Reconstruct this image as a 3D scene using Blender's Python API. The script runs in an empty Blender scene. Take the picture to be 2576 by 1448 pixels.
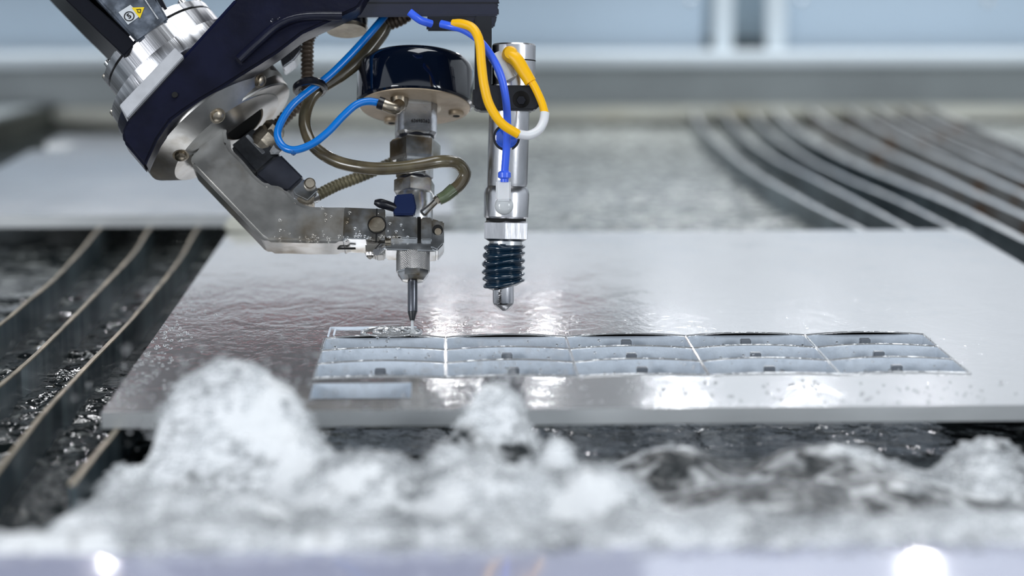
import bpy, bmesh, math, random
import numpy as np
from mathutils import Vector, Matrix
random.seed(7)
PI = math.pi
sc = bpy.context.scene
COL = sc.collection

# ------------------------------------------------------------------ camera
F_PX = 5009.0
PITCH, YAW, CAM_H = math.radians(10.17), math.radians(1.98), 0.297
cam_data = bpy.data.cameras.new('camera')
cam_data.sensor_width = 36.0
cam_data.lens = F_PX / 2576 * 36.0
cam_data.clip_start = 0.05
cam = bpy.data.objects.new('camera', cam_data)
cam.location = (0, 0, CAM_H)
cam.rotation_euler = (PI / 2 - PITCH, 0, -YAW)
COL.objects.link(cam)
sc.camera = cam
cam_data.dof.use_dof = True
cam_data.dof.focus_distance = 1.48
cam_data.dof.aperture_fstop = 2.9

# ------------------------------------------------------------------ world, lamps, exposure
world = bpy.data.worlds.new('factory_hall')
sc.world = world
world.use_nodes = True
wn = world.node_tree
bg = wn.nodes['Background']
tc = wn.nodes.new('ShaderNodeTexCoord'); sx = wn.nodes.new('ShaderNodeSeparateXYZ')
rp = wn.nodes.new('ShaderNodeValToRGB')
wn.links.new(tc.outputs['Generated'], sx.inputs[0])
mr = wn.nodes.new('ShaderNodeMapRange'); mr.inputs[1].default_value = -1; mr.inputs[2].default_value = 1
wn.links.new(sx.outputs['Z'], mr.inputs[0]); wn.links.new(mr.outputs[0], rp.inputs[0])
rp.color_ramp.elements[0].position = 0.38; rp.color_ramp.elements[0].color = (0.07, 0.075, 0.08, 1)
rp.color_ramp.elements[1].position = 0.58; rp.color_ramp.elements[1].color = (0.62, 0.68, 0.75, 1)
wn.links.new(rp.outputs[0], bg.inputs[0])
bg.inputs[1].default_value = 0.85

def area(name, loc, target, sx_, sy_, power, color=(1, 1, 1)):
    l = bpy.data.lights.new(name, 'AREA'); l.shape = 'RECTANGLE'; l.size = sx_; l.size_y = sy_
    l.energy = power; l.color = color
    o = bpy.data.objects.new(name, l); COL.objects.link(o); o.location = loc
    d = Vector(target) - Vector(loc); o.rotation_euler = d.to_track_quat('-Z', 'Y').to_euler()
    return o
area('hall_light_overhead', (0.4, 1.2, 2.6), (0.1, 1.4, 0), 2.0, 1.0, 26, (0.93, 0.97, 1))
area('fill_light_front_left', (-1.9, -0.7, 0.55), (0.0, 1.5, 0), 0.7, 0.9, 22, (0.95, 0.97, 1))  # unseen fill added to brighten the cell walls and model the cylinders
area('fill_light_front_right', (1.9, -0.4, 0.7), (0.2, 1.5, 0), 0.6, 0.8, 12, (0.93, 0.97, 1))  # weaker unseen fill added on the other side
area('wall_fill_light', (0.5, 3.6, 2.4), (0.5, 5.4, 0.4), 3.5, 0.5, 56, (0.9, 0.96, 1))  # unseen light added to brighten the back wall and its reflection
# lamps set by the rim streaks; two moved in front of the added slab
area('rim_streak_lamp', (0.115, 2.93, 0.63), (0.03, 1.2, 0), 0.012, 0.06, .26, (0.96, 0.97, 1))
area('rim_streak_lamp', (-0.51, 2.93, 0.63), (-0.1, 1.2, 0), 0.008, 0.075, .28, (0.96, 0.96, 1))
area('strip_lamp_right', (1.30, 5.2, 1.38), (0.4, 1.4, 0), 0.03, 0.12, 1.0, (0.97, 0.97, 1))

for lx, lz in ((.00, .335), (.07, .36), (.15, .34)):
    area('nozzle_glint_lamp', (lx, 2.94, lz), (lx * .5, 1.5, 0), 0.030, 0.012, .032, (0.98, 0.98, 1))  # unseen lamps added for glints on the plate near the nozzle
for lx in (.62, .98):
    area('low_glint_lamp', (lx, 5.2, 1.0 + lx * .1), (lx * .3, 1.8, 0), 0.09, 0.035, .28, (0.97, 0.98, 1))  # unseen lamps added for glints on the plate and rear water
for i_, (lx, ly) in enumerate(((-1.9, 4.4), (-1.1, 4.0), (-.35, 4.6), (.5, 4.2), (1.2, 4.7), (2.1, 4.3))):
    area('ceiling_glint_lamp', (lx, ly, 2.55), (lx * .3, 1.6, 0), 0.45, 0.22, 5.0, (0.97, 0.98, 1))  # unseen lamps added for sparkle on steep waves and foam

sc.view_settings.view_transform = 'Standard'
sc.view_settings.look = 'None'
sc.view_settings.exposure = 0.48
sc.view_settings.gamma = 1.0
sc.view_settings.use_curve_mapping = False
sc.cycles.use_denoising = True
sc.cycles.max_bounces = 8
sc.cycles.sample_clamp_indirect = 6.0

# ------------------------------------------------------------------ geometry of the view (used to read real sizes and places)
FWD = Vector((math.sin(YAW) * math.cos(PITCH), math.cos(YAW) * math.cos(PITCH), -math.sin(PITCH)))
RGT = Vector((math.cos(YAW), -math.sin(YAW), 0)); UPV = RGT.cross(FWD)
CAM = Vector((0, 0, CAM_H))
def ray(u, v): return FWD + RGT * ((u - 1288) / F_PX) - UPV * ((v - 724) / F_PX)
def on_z(u, v, z=0.0):
    d = ray(u, v); return CAM + d * ((z - CAM_H) / d.z)
def on_y(u, v, y):
    d = ray(u, v); return CAM + d * (y / d.y)
class Frame:
    """a tilted working plane through a point; x right, y away from the viewer, z along the tool"""
    def __init__(s, origin, tilt):
        t = math.radians(tilt)
        s.o = origin; s.x = Vector((1, 0, 0)); s.y = Vector((0, math.cos(t), -math.sin(t))); s.z = Vector((0, math.sin(t), math.cos(t)))
    def p(s, u, v, y=0.0):
        d = ray(u, v); q = s.o + s.y * y
        return CAM + d * ((q - CAM).dot(s.y) / d.dot(s.y))
def mm(p, px): return px * (p - CAM).dot(FWD) / F_PX
TIP = on_z(1037, 836)
H = Frame(TIP, 24)
S = Frame(on_y(1268, 782, TIP.y + 0.004), 8)

# ------------------------------------------------------------------ materials
MATS = {}
def N(nt, t, **kw):
    n = nt.nodes.new(t)
    for k, v in kw.items(): setattr(n, k, v)
    return n
def mat(name, color, rough=0.5, metal=0.0, var=0.0, var_scale=30, color2=None, c2_scale=20, c2_lo=0.5, c2_hi=0.7, bump=0.0, bump_scale=80,
        stretch=(1, 1, 1), coat=0.0, trans=0.0, ior=1.45, rvar=0.0, emit=None, sss=0.0, bump_detail=4):
    if name in MATS: return MATS[name]
    m = bpy.data.materials.new(name); m.use_nodes = True; nt = m.node_tree; b = nt.nodes['Principled BSDF']
    b.inputs['Base Color'].default_value = (*color, 1); b.inputs['Roughness'].default_value = rough
    b.inputs['Metallic'].default_value = metal; b.inputs['IOR'].default_value = ior
    b.inputs['Coat Weight'].default_value = coat; b.inputs['Coat Roughness'].default_value = 0.06
    b.inputs['Transmission Weight'].default_value = trans
    if sss: b.inputs['Subsurface Weight'].default_value = sss; b.inputs['Subsurface Scale'].default_value = 0.01
    t = N(nt, 'ShaderNodeTexCoord'); mp = N(nt, 'ShaderNodeMapping'); mp.inputs['Scale'].default_value = stretch
    nt.links.new(t.outputs['Object'], mp.inputs[0])
    last = None
    if var:
        n = N(nt, 'ShaderNodeTexNoise'); n.inputs['Scale'].default_value = var_scale; n.inputs['Detail'].default_value = 5
        nt.links.new(mp.outputs[0], n.inputs['Vector'])
        mx = N(nt, 'ShaderNodeMix', data_type='RGBA'); r = N(nt, 'ShaderNodeMapRange'); r.inputs[1].default_value = .35; r.inputs[2].default_value = .65
        nt.links.new(n.outputs[0], r.inputs[0]); nt.links.new(r.outputs[0], mx.inputs[0])
        mx.inputs[6].default_value = (*[c * (1 - var) for c in color], 1); mx.inputs[7].default_value = (*[min(1, c * (1 + var)) for c in color], 1)
        last = mx.outputs[2]
    if color2:
        n = N(nt, 'ShaderNodeTexNoise'); n.inputs['Scale'].default_value = c2_scale; n.inputs['Detail'].default_value = 6
        nt.links.new(mp.outputs[0], n.inputs['Vector'])
        r = N(nt, 'ShaderNodeMapRange'); r.inputs[1].default_value = c2_lo; r.inputs[2].default_value = c2_hi
        nt.links.new(n.outputs[0], r.inputs[0])
        mx = N(nt, 'ShaderNodeMix', data_type='RGBA'); nt.links.new(r.outputs[0], mx.inputs[0])
        if last: nt.links.new(last, mx.inputs[6])
        else: mx.inputs[6].default_value = (*color, 1)
        mx.inputs[7].default_value = (*color2, 1); last = mx.outputs[2]
    if last: nt.links.new(last, b.inputs['Base Color'])
    if rvar:
        n = N(nt, 'ShaderNodeTexNoise'); n.inputs['Scale'].default_value = 60
        nt.links.new(mp.outputs[0], n.inputs['Vector'])
        r = N(nt, 'ShaderNodeMapRange'); r.inputs[3].default_value = max(0, rough - rvar); r.inputs[4].default_value = rough + rvar
        nt.links.new(n.outputs[0], r.inputs[0]); nt.links.new(r.outputs[0], b.inputs['Roughness'])
    if bump:
        n = N(nt, 'ShaderNodeTexNoise'); n.inputs['Scale'].default_value = bump_scale; n.inputs['Detail'].default_value = bump_detail
        nt.links.new(mp.outputs[0], n.inputs['Vector'])
        bp = N(nt, 'ShaderNodeBump'); bp.inputs['Strength'].default_value = 1.0; bp.inputs['Distance'].default_value = bump
        nt.links.new(n.outputs[0], bp.inputs['Height']); nt.links.new(bp.outputs[0], b.inputs['Normal'])
    if emit:
        b.inputs['Emission Color'].default_value = (*emit[0], 1); b.inputs['Emission Strength'].default_value = emit[1]
    MATS[name] = m
    return m
STEEL = mat('machined_steel', (0.62, 0.63, 0.64), 0.24, 1.0, var=.18, var_scale=60, color2=(0.30, 0.25, 0.18), c2_scale=45, c2_lo=.48, c2_hi=.66, bump=.00003, bump_scale=500, rvar=.1)
BRIGHT = mat('bright_turned_steel', (0.55, 0.56, 0.58), 0.27, 1.0, var=.25, var_scale=40, bump=.0001, bump_scale=300, rvar=.1)
SATIN = mat('satin_cast_steel', (0.50, 0.49, 0.47), 0.32, 1.0, var=.25, var_scale=25, color2=(0.22, 0.17, 0.11), c2_scale=24, c2_lo=.52, c2_hi=.72, bump=.00004, bump_scale=300, rvar=.08)
BROWNED = mat('stained_steel', (0.40, 0.35, 0.28), 0.33, 1.0, var=.25, var_scale=50, color2=(0.12, 0.08, 0.04), c2_scale=30, c2_lo=.52, c2_hi=.7, bump=.0003, bump_scale=200)
TAN = mat('tan_valve_underside', (0.42, 0.33, 0.23), 0.42, 0.35, var=.2, var_scale=40, color2=(0.2, 0.14, 0.08), c2_scale=30, c2_lo=.55, c2_hi=.75, bump=.0002, bump_scale=250)
ALU = mat('grey_anodised_bar', (0.52, 0.53, 0.56), 0.5, 0.3, var=.07, var_scale=90, bump=.0001, bump_scale=400)
NAVY = mat('wet_navy_paint', (0.005, 0.006, 0.018), 0.28, 0.0, var=.3, var_scale=40, bump=.0004, bump_scale=90, coat=.08)
NAVYTOP = mat('navy_beam_paint', (0.005, 0.007, 0.028), 0.22, 0.0, bump=.0003, bump_scale=60, coat=.5)
BLACK = mat('black_plastic', (0.006, 0.007, 0.012), 0.3, bump=.0002, bump_scale=200)
CAPM = mat('gloss_black_navy_enamel', (0.0015, 0.004, 0.012), 0.07, coat=.6)
SPECK = mat('mottled_grey_housing', (0.075, 0.09, 0.115), 0.42, var=.5, var_scale=70, color2=(0.22, 0.25, 0.30), c2_scale=110, c2_lo=.52, c2_hi=.75, bump=.0003, bump_scale=300)
DARKBLK = mat('dark_swivel_block', (0.045, 0.048, 0.055), 0.3, 0.4, var=.5, var_scale=50, color2=(0.16, 0.15, 0.13), c2_scale=40, c2_lo=.55, c2_hi=.72, bump=.0003, bump_scale=200)
HOLE = mat('dark_recess', (0.004, 0.004, 0.004), 0.8)
HOSEB = mat('brown_rubber_hose', (0.085, 0.068, 0.040), 0.22, var=.35, var_scale=45, coat=.5, color2=(0.15, 0.13, 0.075), c2_scale=30, c2_lo=.5, c2_hi=.7)
CORR = mat('corrugated_conduit', (0.15, 0.115, 0.085), 0.38, 0.3, var=.3, var_scale=60)
SPRINGM = mat('greenish_spring_guard', (0.17, 0.15, 0.09), 0.38, 0.3, var=.3, var_scale=60)
CLEARH = mat('green_tinted_clear_sleeve', (0.12, 0.15, 0.085), 0.12, coat=.6, var=.3, var_scale=90)
BLUET = mat('sky_blue_air_tube', (0.0, 0.17, 0.60), 0.3, coat=.3, sss=.1)
BLUEC = mat('royal_blue_cable', (0.045, 0.14, 0.88), 0.32, coat=.2)
YELLOW = mat('yellow_sleeve', (1.0, 0.53, 0.0), 0.4)
WHITEP = mat('white_plastic', (0.78, 0.79, 0.81), 0.35, sss=.1)
CLEARP = mat('translucent_white_plastic', (0.62, 0.64, 0.65), 0.2, coat=.5, var=.15)
BLUEBTN = mat('blue_window', (0.0, 0.07, 0.50), 0.15, coat=1)
BELLOW = mat('wet_blue_rubber', (0.004, 0.020, 0.042), 0.16, coat=.7, bump=.0003, bump_scale=150)
CARBIDE = mat('dark_carbide', (0.10, 0.105, 0.12), 0.25, 1.0, bump=.0001, bump_scale=200)
KNURL = mat('knurled_steel', (0.42, 0.41, 0.40), 0.32, 1.0, var=.2, var_scale=60, color2=(0.2, 0.16, 0.11), c2_scale=30, c2_lo=.55, c2_hi=.7)
STICKW = mat('white_sticker', (0.62, 0.65, 0.68), 0.4)
STICKY = mat('yellow_warning_sticker', (0.85, 0.62, 0.02), 0.4)
INK = mat('black_print', (0.01, 0.01, 0.012), 0.5)
SLATM = mat('wet_slat_steel', (0.13, 0.17, 0.19), 0.34, 0.55, var=.4, var_scale=14, stretch=(1, 1, .15), color2=(0.045, 0.07, 0.085), c2_scale=26, c2_lo=.45, c2_hi=.6, bump=.0005, bump_scale=60)
RUSTSLAT = mat('rusty_slat_steel', (0.20, 0.20, 0.20), 0.5, 0.3, var=.25, var_scale=14, color2=(0.12, 0.05, 0.01), c2_scale=9, c2_lo=.56, c2_hi=.62, bump=.0005, bump_scale=60)
SLATTOP = mat('worn_slat_edge', (0.42, 0.36, 0.27), 0.35, 0.6, var=.35, var_scale=40, bump=.0006, bump_scale=90)
SLATWHT = mat('wet_bright_slat_edge', (0.80, 0.82, 0.86), 0.25, 0.1, var=.3, var_scale=35, bump=.001, bump_scale=70, coat=.5)
CUT = mat('jet_cut_edge', (0.74, 0.82, 0.92), 0.42, 0.0, var=.04, var_scale=200, coat=.35, bump=.0002, bump_scale=500)
CREAM = mat('scaled_cream_ledge', (0.66, 0.66, 0.58), 0.4, var=.15, var_scale=6, color2=(0.5, 0.44, 0.30), c2_scale=7, c2_lo=.55, c2_hi=.75, coat=.3)
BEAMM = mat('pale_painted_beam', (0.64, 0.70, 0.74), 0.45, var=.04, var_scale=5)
WEBM = mat('shaded_web_lid_grey', (0.32, 0.35, 0.36), 0.5, var=.12, var_scale=5)  # web grey has the shade under the flange in it; lid shares it
WALLM = mat('pale_blue_wall_panel', (0.47, 0.57, 0.67), 0.55, var=.03, var_scale=2)
POSTM = mat('white_post', (0.66, 0.72, 0.76), 0.5)
RECESSM = mat('blue_grey_recess', (0.30, 0.38, 0.44), 0.6)
SLOTM = mat('dark_slot', (0.04, 0.055, 0.06), 0.6)
DARKSTEEL = mat('dark_box_steel', (0.07, 0.075, 0.065), 0.4, 0.3, var=.3, var_scale=8)
FLOORM = mat('tank_floor', (0.05, 0.055, 0.055), 0.7)
RIMM = mat('lavender_acrylic_rim', (0.50, 0.52, 0.68), 0.10, 0.0, coat=.8, bump=.0004, bump_scale=14, stretch=(1, .35, 1))
DROP = mat('clear_water_drop', (1, 1, 1), 0.0, trans=1.0, ior=1.33)
JETM = mat('white_jet', (0.85, 0.88, 0.9), 0.2, trans=.5, ior=1.33)

def turned(name, axis, lo, hi):
    """turned metal, streaky reflections along the axis painted into its colour"""
    m = bpy.data.materials.new(name); m.use_nodes = True; nt = m.node_tree; b = nt.nodes['Principled BSDF']
    t = N(nt, 'ShaderNodeTexCoord'); a = N(nt, 'ShaderNodeMapping'); a.inputs['Rotation'].default_value = axis.rotation_difference(Vector((0, 0, 1))).to_euler()
    c = N(nt, 'ShaderNodeMapping'); c.inputs['Scale'].default_value = (1, 1, .03)
    nt.links.new(t.outputs['Object'], a.inputs[0]); nt.links.new(a.outputs[0], c.inputs[0])
    n = N(nt, 'ShaderNodeTexNoise'); n.inputs['Scale'].default_value = 190; n.inputs['Detail'].default_value = 4; nt.links.new(c.outputs[0], n.inputs['Vector'])
    cr = N(nt, 'ShaderNodeValToRGB'); nt.links.new(n.outputs[0], cr.inputs[0])
    cr.color_ramp.elements[0].position = .38; cr.color_ramp.elements[0].color = (lo, lo, lo * 1.05, 1)  # light and dark colour streaks imitate reflections
    cr.color_ramp.elements[1].position = .62; cr.color_ramp.elements[1].color = (hi, hi, hi * 1.04, 1)
    nt.links.new(cr.outputs[0], b.inputs['Base Color']); b.inputs['Metallic'].default_value = 1
    r = N(nt, 'ShaderNodeMapRange'); r.inputs[3].default_value = .2; r.inputs[4].default_value = .42; nt.links.new(n.outputs[0], r.inputs[0]); nt.links.new(r.outputs[0], b.inputs['Roughness'])
    bp = N(nt, 'ShaderNodeBump'); bp.inputs['Distance'].default_value = .0004; nt.links.new(n.outputs[0], bp.inputs['Height']); nt.links.new(bp.outputs[0], b.inputs['Normal'])
    return m
def wet_steel(name, base, rough, big, small, centre=(-.13, -.01, .01)):
    """steel under a rippling water film"""
    m = bpy.data.materials.new(name); m.use_nodes = True; nt = m.node_tree; b = nt.nodes['Principled BSDF']
    t = N(nt, 'ShaderNodeTexCoord')
    n0 = N(nt, 'ShaderNodeTexNoise'); n0.inputs['Scale'].default_value = 5; n0.inputs['Detail'].default_value = 6
    mp0 = N(nt, 'ShaderNodeMapping'); mp0.inputs['Scale'].default_value = (1, .35, 1); nt.links.new(t.outputs['Object'], mp0.inputs[0]); nt.links.new(mp0.outputs[0], n0.inputs['Vector'])
    cr = N(nt, 'ShaderNodeValToRGB'); nt.links.new(n0.outputs[0], cr.inputs[0])
    cr.color_ramp.elements[0].position = .35; cr.color_ramp.elements[0].color = (*[c * .78 for c in base], 1)
    cr.color_ramp.elements[1].position = .65; cr.color_ramp.elements[1].color = (*base, 1)
    nt.links.new(cr.outputs[0], b.inputs['Base Color'])
    b.inputs['Metallic'].default_value = .62; b.inputs['Roughness'].default_value = rough
    b.inputs['Coat Weight'].default_value = 1.0; b.inputs['Coat Roughness'].default_value = .02; b.inputs['Coat IOR'].default_value = 1.33
    mp = N(nt, 'ShaderNodeMapping'); mp.inputs['Scale'].default_value = (1, .7, 1); nt.links.new(t.outputs['Object'], mp.inputs[0])
    n1 = N(nt, 'ShaderNodeTexNoise'); n1.inputs['Scale'].default_value = 30; n1.inputs['Detail'].default_value = 4; n1.inputs['Distortion'].default_value = .6
    n2 = N(nt, 'ShaderNodeTexNoise'); n2.inputs['Scale'].default_value = 130; n2.inputs['Detail'].default_value = 3; n2.inputs['Distortion'].default_value = 1.2
    n3 = N(nt, 'ShaderNodeTexNoise'); n3.inputs['Scale'].default_value = 7; n3.inputs['Detail'].default_value = 2
    for n in (n1, n2, n3): nt.links.new(mp.outputs[0], n.inputs['Vector'])
    at = N(nt, 'ShaderNodeAttribute'); at.attribute_name = 'rough_water'
    pw = N(nt, 'ShaderNodeMapRange'); nt.links.new(n3.outputs[0], pw.inputs[0]); pw.inputs[1].default_value = .42; pw.inputs[2].default_value = .62; pw.inputs[3].default_value = .25; pw.inputs[4].default_value = 1
    mu = N(nt, 'ShaderNodeMath', operation='MULTIPLY'); nt.links.new(n2.outputs[0], mu.inputs[0]); nt.links.new(pw.outputs[0], mu.inputs[1])
    ds = N(nt, 'ShaderNodeVectorMath', operation='DISTANCE'); nt.links.new(t.outputs['Object'], ds.inputs[0]); ds.inputs[1].default_value = centre
    dm = N(nt, 'ShaderNodeMapRange'); nt.links.new(ds.outputs['Value'], dm.inputs[0]); dm.inputs[1].default_value = .04; dm.inputs[2].default_value = .17; dm.inputs[3].default_value = 3.0; dm.inputs[4].default_value = 1
    mu2 = N(nt, 'ShaderNodeMath', operation='MULTIPLY'); nt.links.new(mu.outputs[0], mu2.inputs[0]); nt.links.new(dm.outputs[0], mu2.inputs[1]); mu = mu2
    b1 = N(nt, 'ShaderNodeBump'); b1.inputs['Distance'].default_value = big; nt.links.new(n1.outputs[0], b1.inputs['Height'])
    b2 = N(nt, 'ShaderNodeBump'); b2.inputs['Distance'].default_value = small; nt.links.new(mu.outputs[0], b2.inputs['Height']); nt.links.new(b1.outputs[0], b2.inputs['Normal'])
    nt.links.new(b2.outputs[0], b.inputs['Coat Normal'])
    b3 = N(nt, 'ShaderNodeBump'); b3.inputs['Distance'].default_value = big * .3; nt.links.new(n1.outputs[0], b3.inputs['Height']); nt.links.new(b3.outputs[0], b.inputs['Normal'])
    return m
PLATEM = wet_steel('wet_cut_plate_surface', (0.54, 0.54, 0.55), .17, .0008, .0003)
BACKPLATEM = wet_steel('wet_back_plate_surface', (0.74, 0.74, 0.76), .42, .0006, .0002, (9, 9, 9))
PLATEEDGE = mat('plate_side_face', (0.55, 0.57, 0.58), 0.38, 0.5, var=.1, var_scale=30, stretch=(.3, 1, 1), coat=.4)

def water_mat(name, deep, foamc, rough=.03, b1d=.0018, b1s=30, b2d=.0004, b2s=100):
    m = bpy.data.materials.new(name); m.use_nodes = True; nt = m.node_tree; b = nt.nodes['Principled BSDF']
    t = N(nt, 'ShaderNodeTexCoord')
    at = N(nt, 'ShaderNodeAttribute'); at.attribute_name = 'foam'
    n0 = N(nt, 'ShaderNodeTexNoise'); n0.inputs['Scale'].default_value = 55; n0.inputs['Detail'].default_value = 7; n0.inputs['Distortion'].default_value = .8
    nt.links.new(t.outputs['Object'], n0.inputs['Vector'])
    ad = N(nt, 'ShaderNodeMath', operation='ADD'); nt.links.new(at.outputs['Fac'], ad.inputs[0])
    m1 = N(nt, 'ShaderNodeMapRange'); nt.links.new(n0.outputs[0], m1.inputs[0]); m1.inputs[1].default_value = .3; m1.inputs[2].default_value = .7; m1.inputs[3].default_value = -.38; m1.inputs[4].default_value = .38
    nt.links.new(m1.outputs[0], ad.inputs[1])
    cl = N(nt, 'ShaderNodeMapRange'); nt.links.new(ad.outputs[0], cl.inputs[0]); cl.inputs[1].default_value = .25; cl.inputs[2].default_value = .8
    mx = N(nt, 'ShaderNodeMix', data_type='RGBA'); nt.links.new(cl.outputs[0], mx.inputs[0]); mx.inputs[6].default_value = (*deep, 1); mx.inputs[7].default_value = (*foamc, 1)
    nt.links.new(mx.outputs[2], b.inputs['Base Color'])
    rr = N(nt, 'ShaderNodeMapRange'); nt.links.new(cl.outputs[0], rr.inputs[0]); rr.inputs[3].default_value = rough; rr.inputs[4].default_value = .32
    nt.links.new(rr.outputs[0], b.inputs['Roughness'])
    b.inputs['IOR'].default_value = 1.33; b.inputs['Subsurface Weight'].default_value = 0.0
    n1 = N(nt, 'ShaderNodeTexNoise'); n1.inputs['Scale'].default_value = b1s; n1.inputs['Detail'].default_value = 3; n1.inputs['Distortion'].default_value = 1.0
    n2 = N(nt, 'ShaderNodeTexNoise'); n2.inputs['Scale'].default_value = b2s; n2.inputs['Detail'].default_value = 3; n2.inputs['Distortion'].default_value = 1.0
    for n in (n1, n2): nt.links.new(t.outputs['Object'], n.inputs['Vector'])
    p1 = N(nt, 'ShaderNodeBump'); p1.inputs['Distance'].default_value = b1d; nt.links.new(n1.outputs[0], p1.inputs['Height'])
    p2 = N(nt, 'ShaderNodeBump'); p2.inputs['Distance'].default_value = b2d; nt.links.new(n2.outputs[0], p2.inputs['Height']); nt.links.new(p1.outputs[0], p2.inputs['Normal'])
    nt.links.new(p2.outputs[0], b.inputs['Normal'])
    return m
WATERM = water_mat('tank_water_surface', (0.012, 0.016, 0.017), (0.52, 0.54, 0.52))
FOAMM = water_mat('churned_white_water', (0.025, 0.03, 0.033), (0.88, 0.90, 0.92), b1d=.003, b1s=60, b2d=.0008, b2s=200)

# ------------------------------------------------------------------ object helpers (all geometry is made in world coordinates)
class Thing:
    def __init__(s, name, label, cat, base, group=None):
        e = bpy.data.objects.new(name, None); COL.objects.link(e); e.location = base; e.empty_display_size = .02
        e['label'] = label; e['category'] = cat
        if group: e['group'] = group
        s.e = e; s.base = Vector(base)
    def part(s, name, bm, material, parent=None, label=None, sharp=35, kind=None):
        o = link(name, bm, material, s.base, sharp)
        o.parent = parent if parent else s.e
        if label: o['label'] = label
        if kind: o['kind'] = kind
        return o
def link(name, bm, material, base=Vector((0, 0, 0)), sharp=35):
    if isinstance(bm, tuple):
        vs, fs = bm; me = bpy.data.meshes.new(name); me.from_pydata([Vector(v) - base for v in vs], [], fs)
    else:
        bmesh.ops.translate(bm, verts=bm.verts, vec=-base)
        bmesh.ops.recalc_face_normals(bm, faces=bm.faces)
        me = bpy.data.meshes.new(name); bm.to_mesh(me); bm.free()
    for m in (material if isinstance(material, (list, tuple)) else [material]): me.materials.append(m)
    if sharp:
        me.polygons.foreach_set('use_smooth', [True] * len(me.polygons)); me.set_sharp_from_angle(angle=math.radians(sharp))
    me.update()
    o = bpy.data.objects.new(name, me); COL.objects.link(o)
    return o
def solo(name, bm, material, label=None, cat=None, group=None, kind=None, base=Vector((0, 0, 0)), sharp=35):
    o = link(name, bm, material, Vector(base), sharp); o.location = base
    if label: o['label'] = label
    if cat: o['category'] = cat
    if group: o['group'] = group
    if kind: o['kind'] = kind
    return o

def basis(ax, ref=Vector((0, 1, 0))):
    ax = ax.normalized(); a = ax.cross(ref).normalized()
    if a.length < .1: a = ax.cross(Vector((1, 0, 0))).normalized()
    b = ax.cross(a).normalized(); return a, b
def lathe(pts, radii, seg=48, rot=0.0, bm=None, axis=None, rfun=None, caps=True):
    """rings of given radius round given centres"""
    bm = bm or bmesh.new()
    ax = axis or (pts[-1] - pts[0]); a, b = basis(ax)
    rings = []
    for i, (p, r) in enumerate(zip(pts, radii)):
        ring = []
        for k in range(seg):
            th = rot + 2 * PI * k / seg; rr = rfun(th, i, r) if rfun else r
            ring.append(bm.verts.new(p + (a * math.cos(th) + b * math.sin(th)) * rr))
        rings.append(ring)
    for r0, r1 in zip(rings, rings[1:]):
        for k in range(seg):
            bm.faces.new((r0[k], r0[(k + 1) % seg], r1[(k + 1) % seg], r1[k]))
    if caps:
        bm.faces.new(rings[0]); bm.faces.new(rings[-1])
    return bm
def lpx(fr, prof, y=0.0, seg=48, rot=0.0, bm=None, **kw):
    """lathe whose profile is read along the tool: (u, v, half width)"""
    pts = [fr.p(u, v, y) for u, v, r in prof]
    return lathe(pts, [mm(p, q[2]) for p, q in zip(pts, prof)], seg, rot, bm, **kw)
def along(p, d, prof, seg=32, rot=0.0, bm=None, **kw):
    d = d.normalized()
    return lathe([p + d * t for t, r in prof], [r for t, r in prof], seg, rot, bm, axis=d, **kw)
def box(c, x, y, z, sx_, sy_, sz_, bev=0.0, bm=None):
    new = bmesh.new()
    vs = [new.verts.new(c + x * (sx_ / 2 * i) + y * (sy_ / 2 * j) + z * (sz_ / 2 * k)) for i in (-1, 1) for j in (-1, 1) for k in (-1, 1)]
    for f in ((0, 1, 3, 2), (4, 6, 7, 5), (0, 4, 5, 1), (2, 3, 7, 6), (0, 2, 6, 4), (1, 5, 7, 3)): new.faces.new([vs[i] for i in f])
    if bev: bmesh.ops.bevel(new, geom=new.edges[:], offset=bev, segments=2, affect='EDGES')
    if bm is None: return new
    me = bpy.data.meshes.new('t'); new.to_mesh(me); new.free(); bm.from_mesh(me); bpy.data.meshes.remove(me); return bm
X, Y, Z = Vector((1, 0, 0)), Vector((0, 1, 0)), Vector((0, 0, 1))
def wbox(x0, x1, y0, y1, z0, z1, bev=0.0, bm=None):
    return box(Vector(((x0 + x1) / 2, (y0 + y1) / 2, (z0 + z1) / 2)), X, Y, Z, x1 - x0, y1 - y0, z1 - z0, bev, bm)
def prism(front, back, bev=0.0, bm=None):
    new = bmesh.new(); n = len(front)
    a = [new.verts.new(p) for p in front]; b = [new.verts.new(p) for p in back]
    new.faces.new(a); new.faces.new(b[::-1])
    for i in range(n): new.faces.new((a[i], b[i], b[(i + 1) % n], a[(i + 1) % n]))
    bmesh.ops.recalc_face_normals(new, faces=new.faces)
    if bev: bmesh.ops.bevel(new, geom=[e for e in new.edges if e.calc_face_angle(0) > .3], offset=bev, segments=2, affect='EDGES', clamp_overlap=True)
    if bm is None: return new
    me = bpy.data.meshes.new('t'); new.to_mesh(me); new.free(); bm.from_mesh(me); bpy.data.meshes.remove(me); return bm
def ppx(fr, poly, y0, y1, bev=0.0, bm=None):
    fp = [fr.p(u, v, y0) for u, v in poly]
    return prism(fp, [p + fr.y * (y1 - y0) for p in fp], bev, bm)
def spline(pts, n=14):
    P = [pts[0] * 2 - pts[1]] + pts + [pts[-1] * 2 - pts[-2]]; out = []
    for i in range(1, len(P) - 2):
        for k in range(n):
            t = k / n; p0, p1, p2, p3 = P[i - 1:i + 3]
            out.append(.5 * ((2 * p1) + (p2 - p0) * t + (2 * p0 - 5 * p1 + 4 * p2 - p3) * t * t + (3 * p1 - p0 - 3 * p2 + p3) * t ** 3))
    out.append(P[-2]); return out
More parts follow.
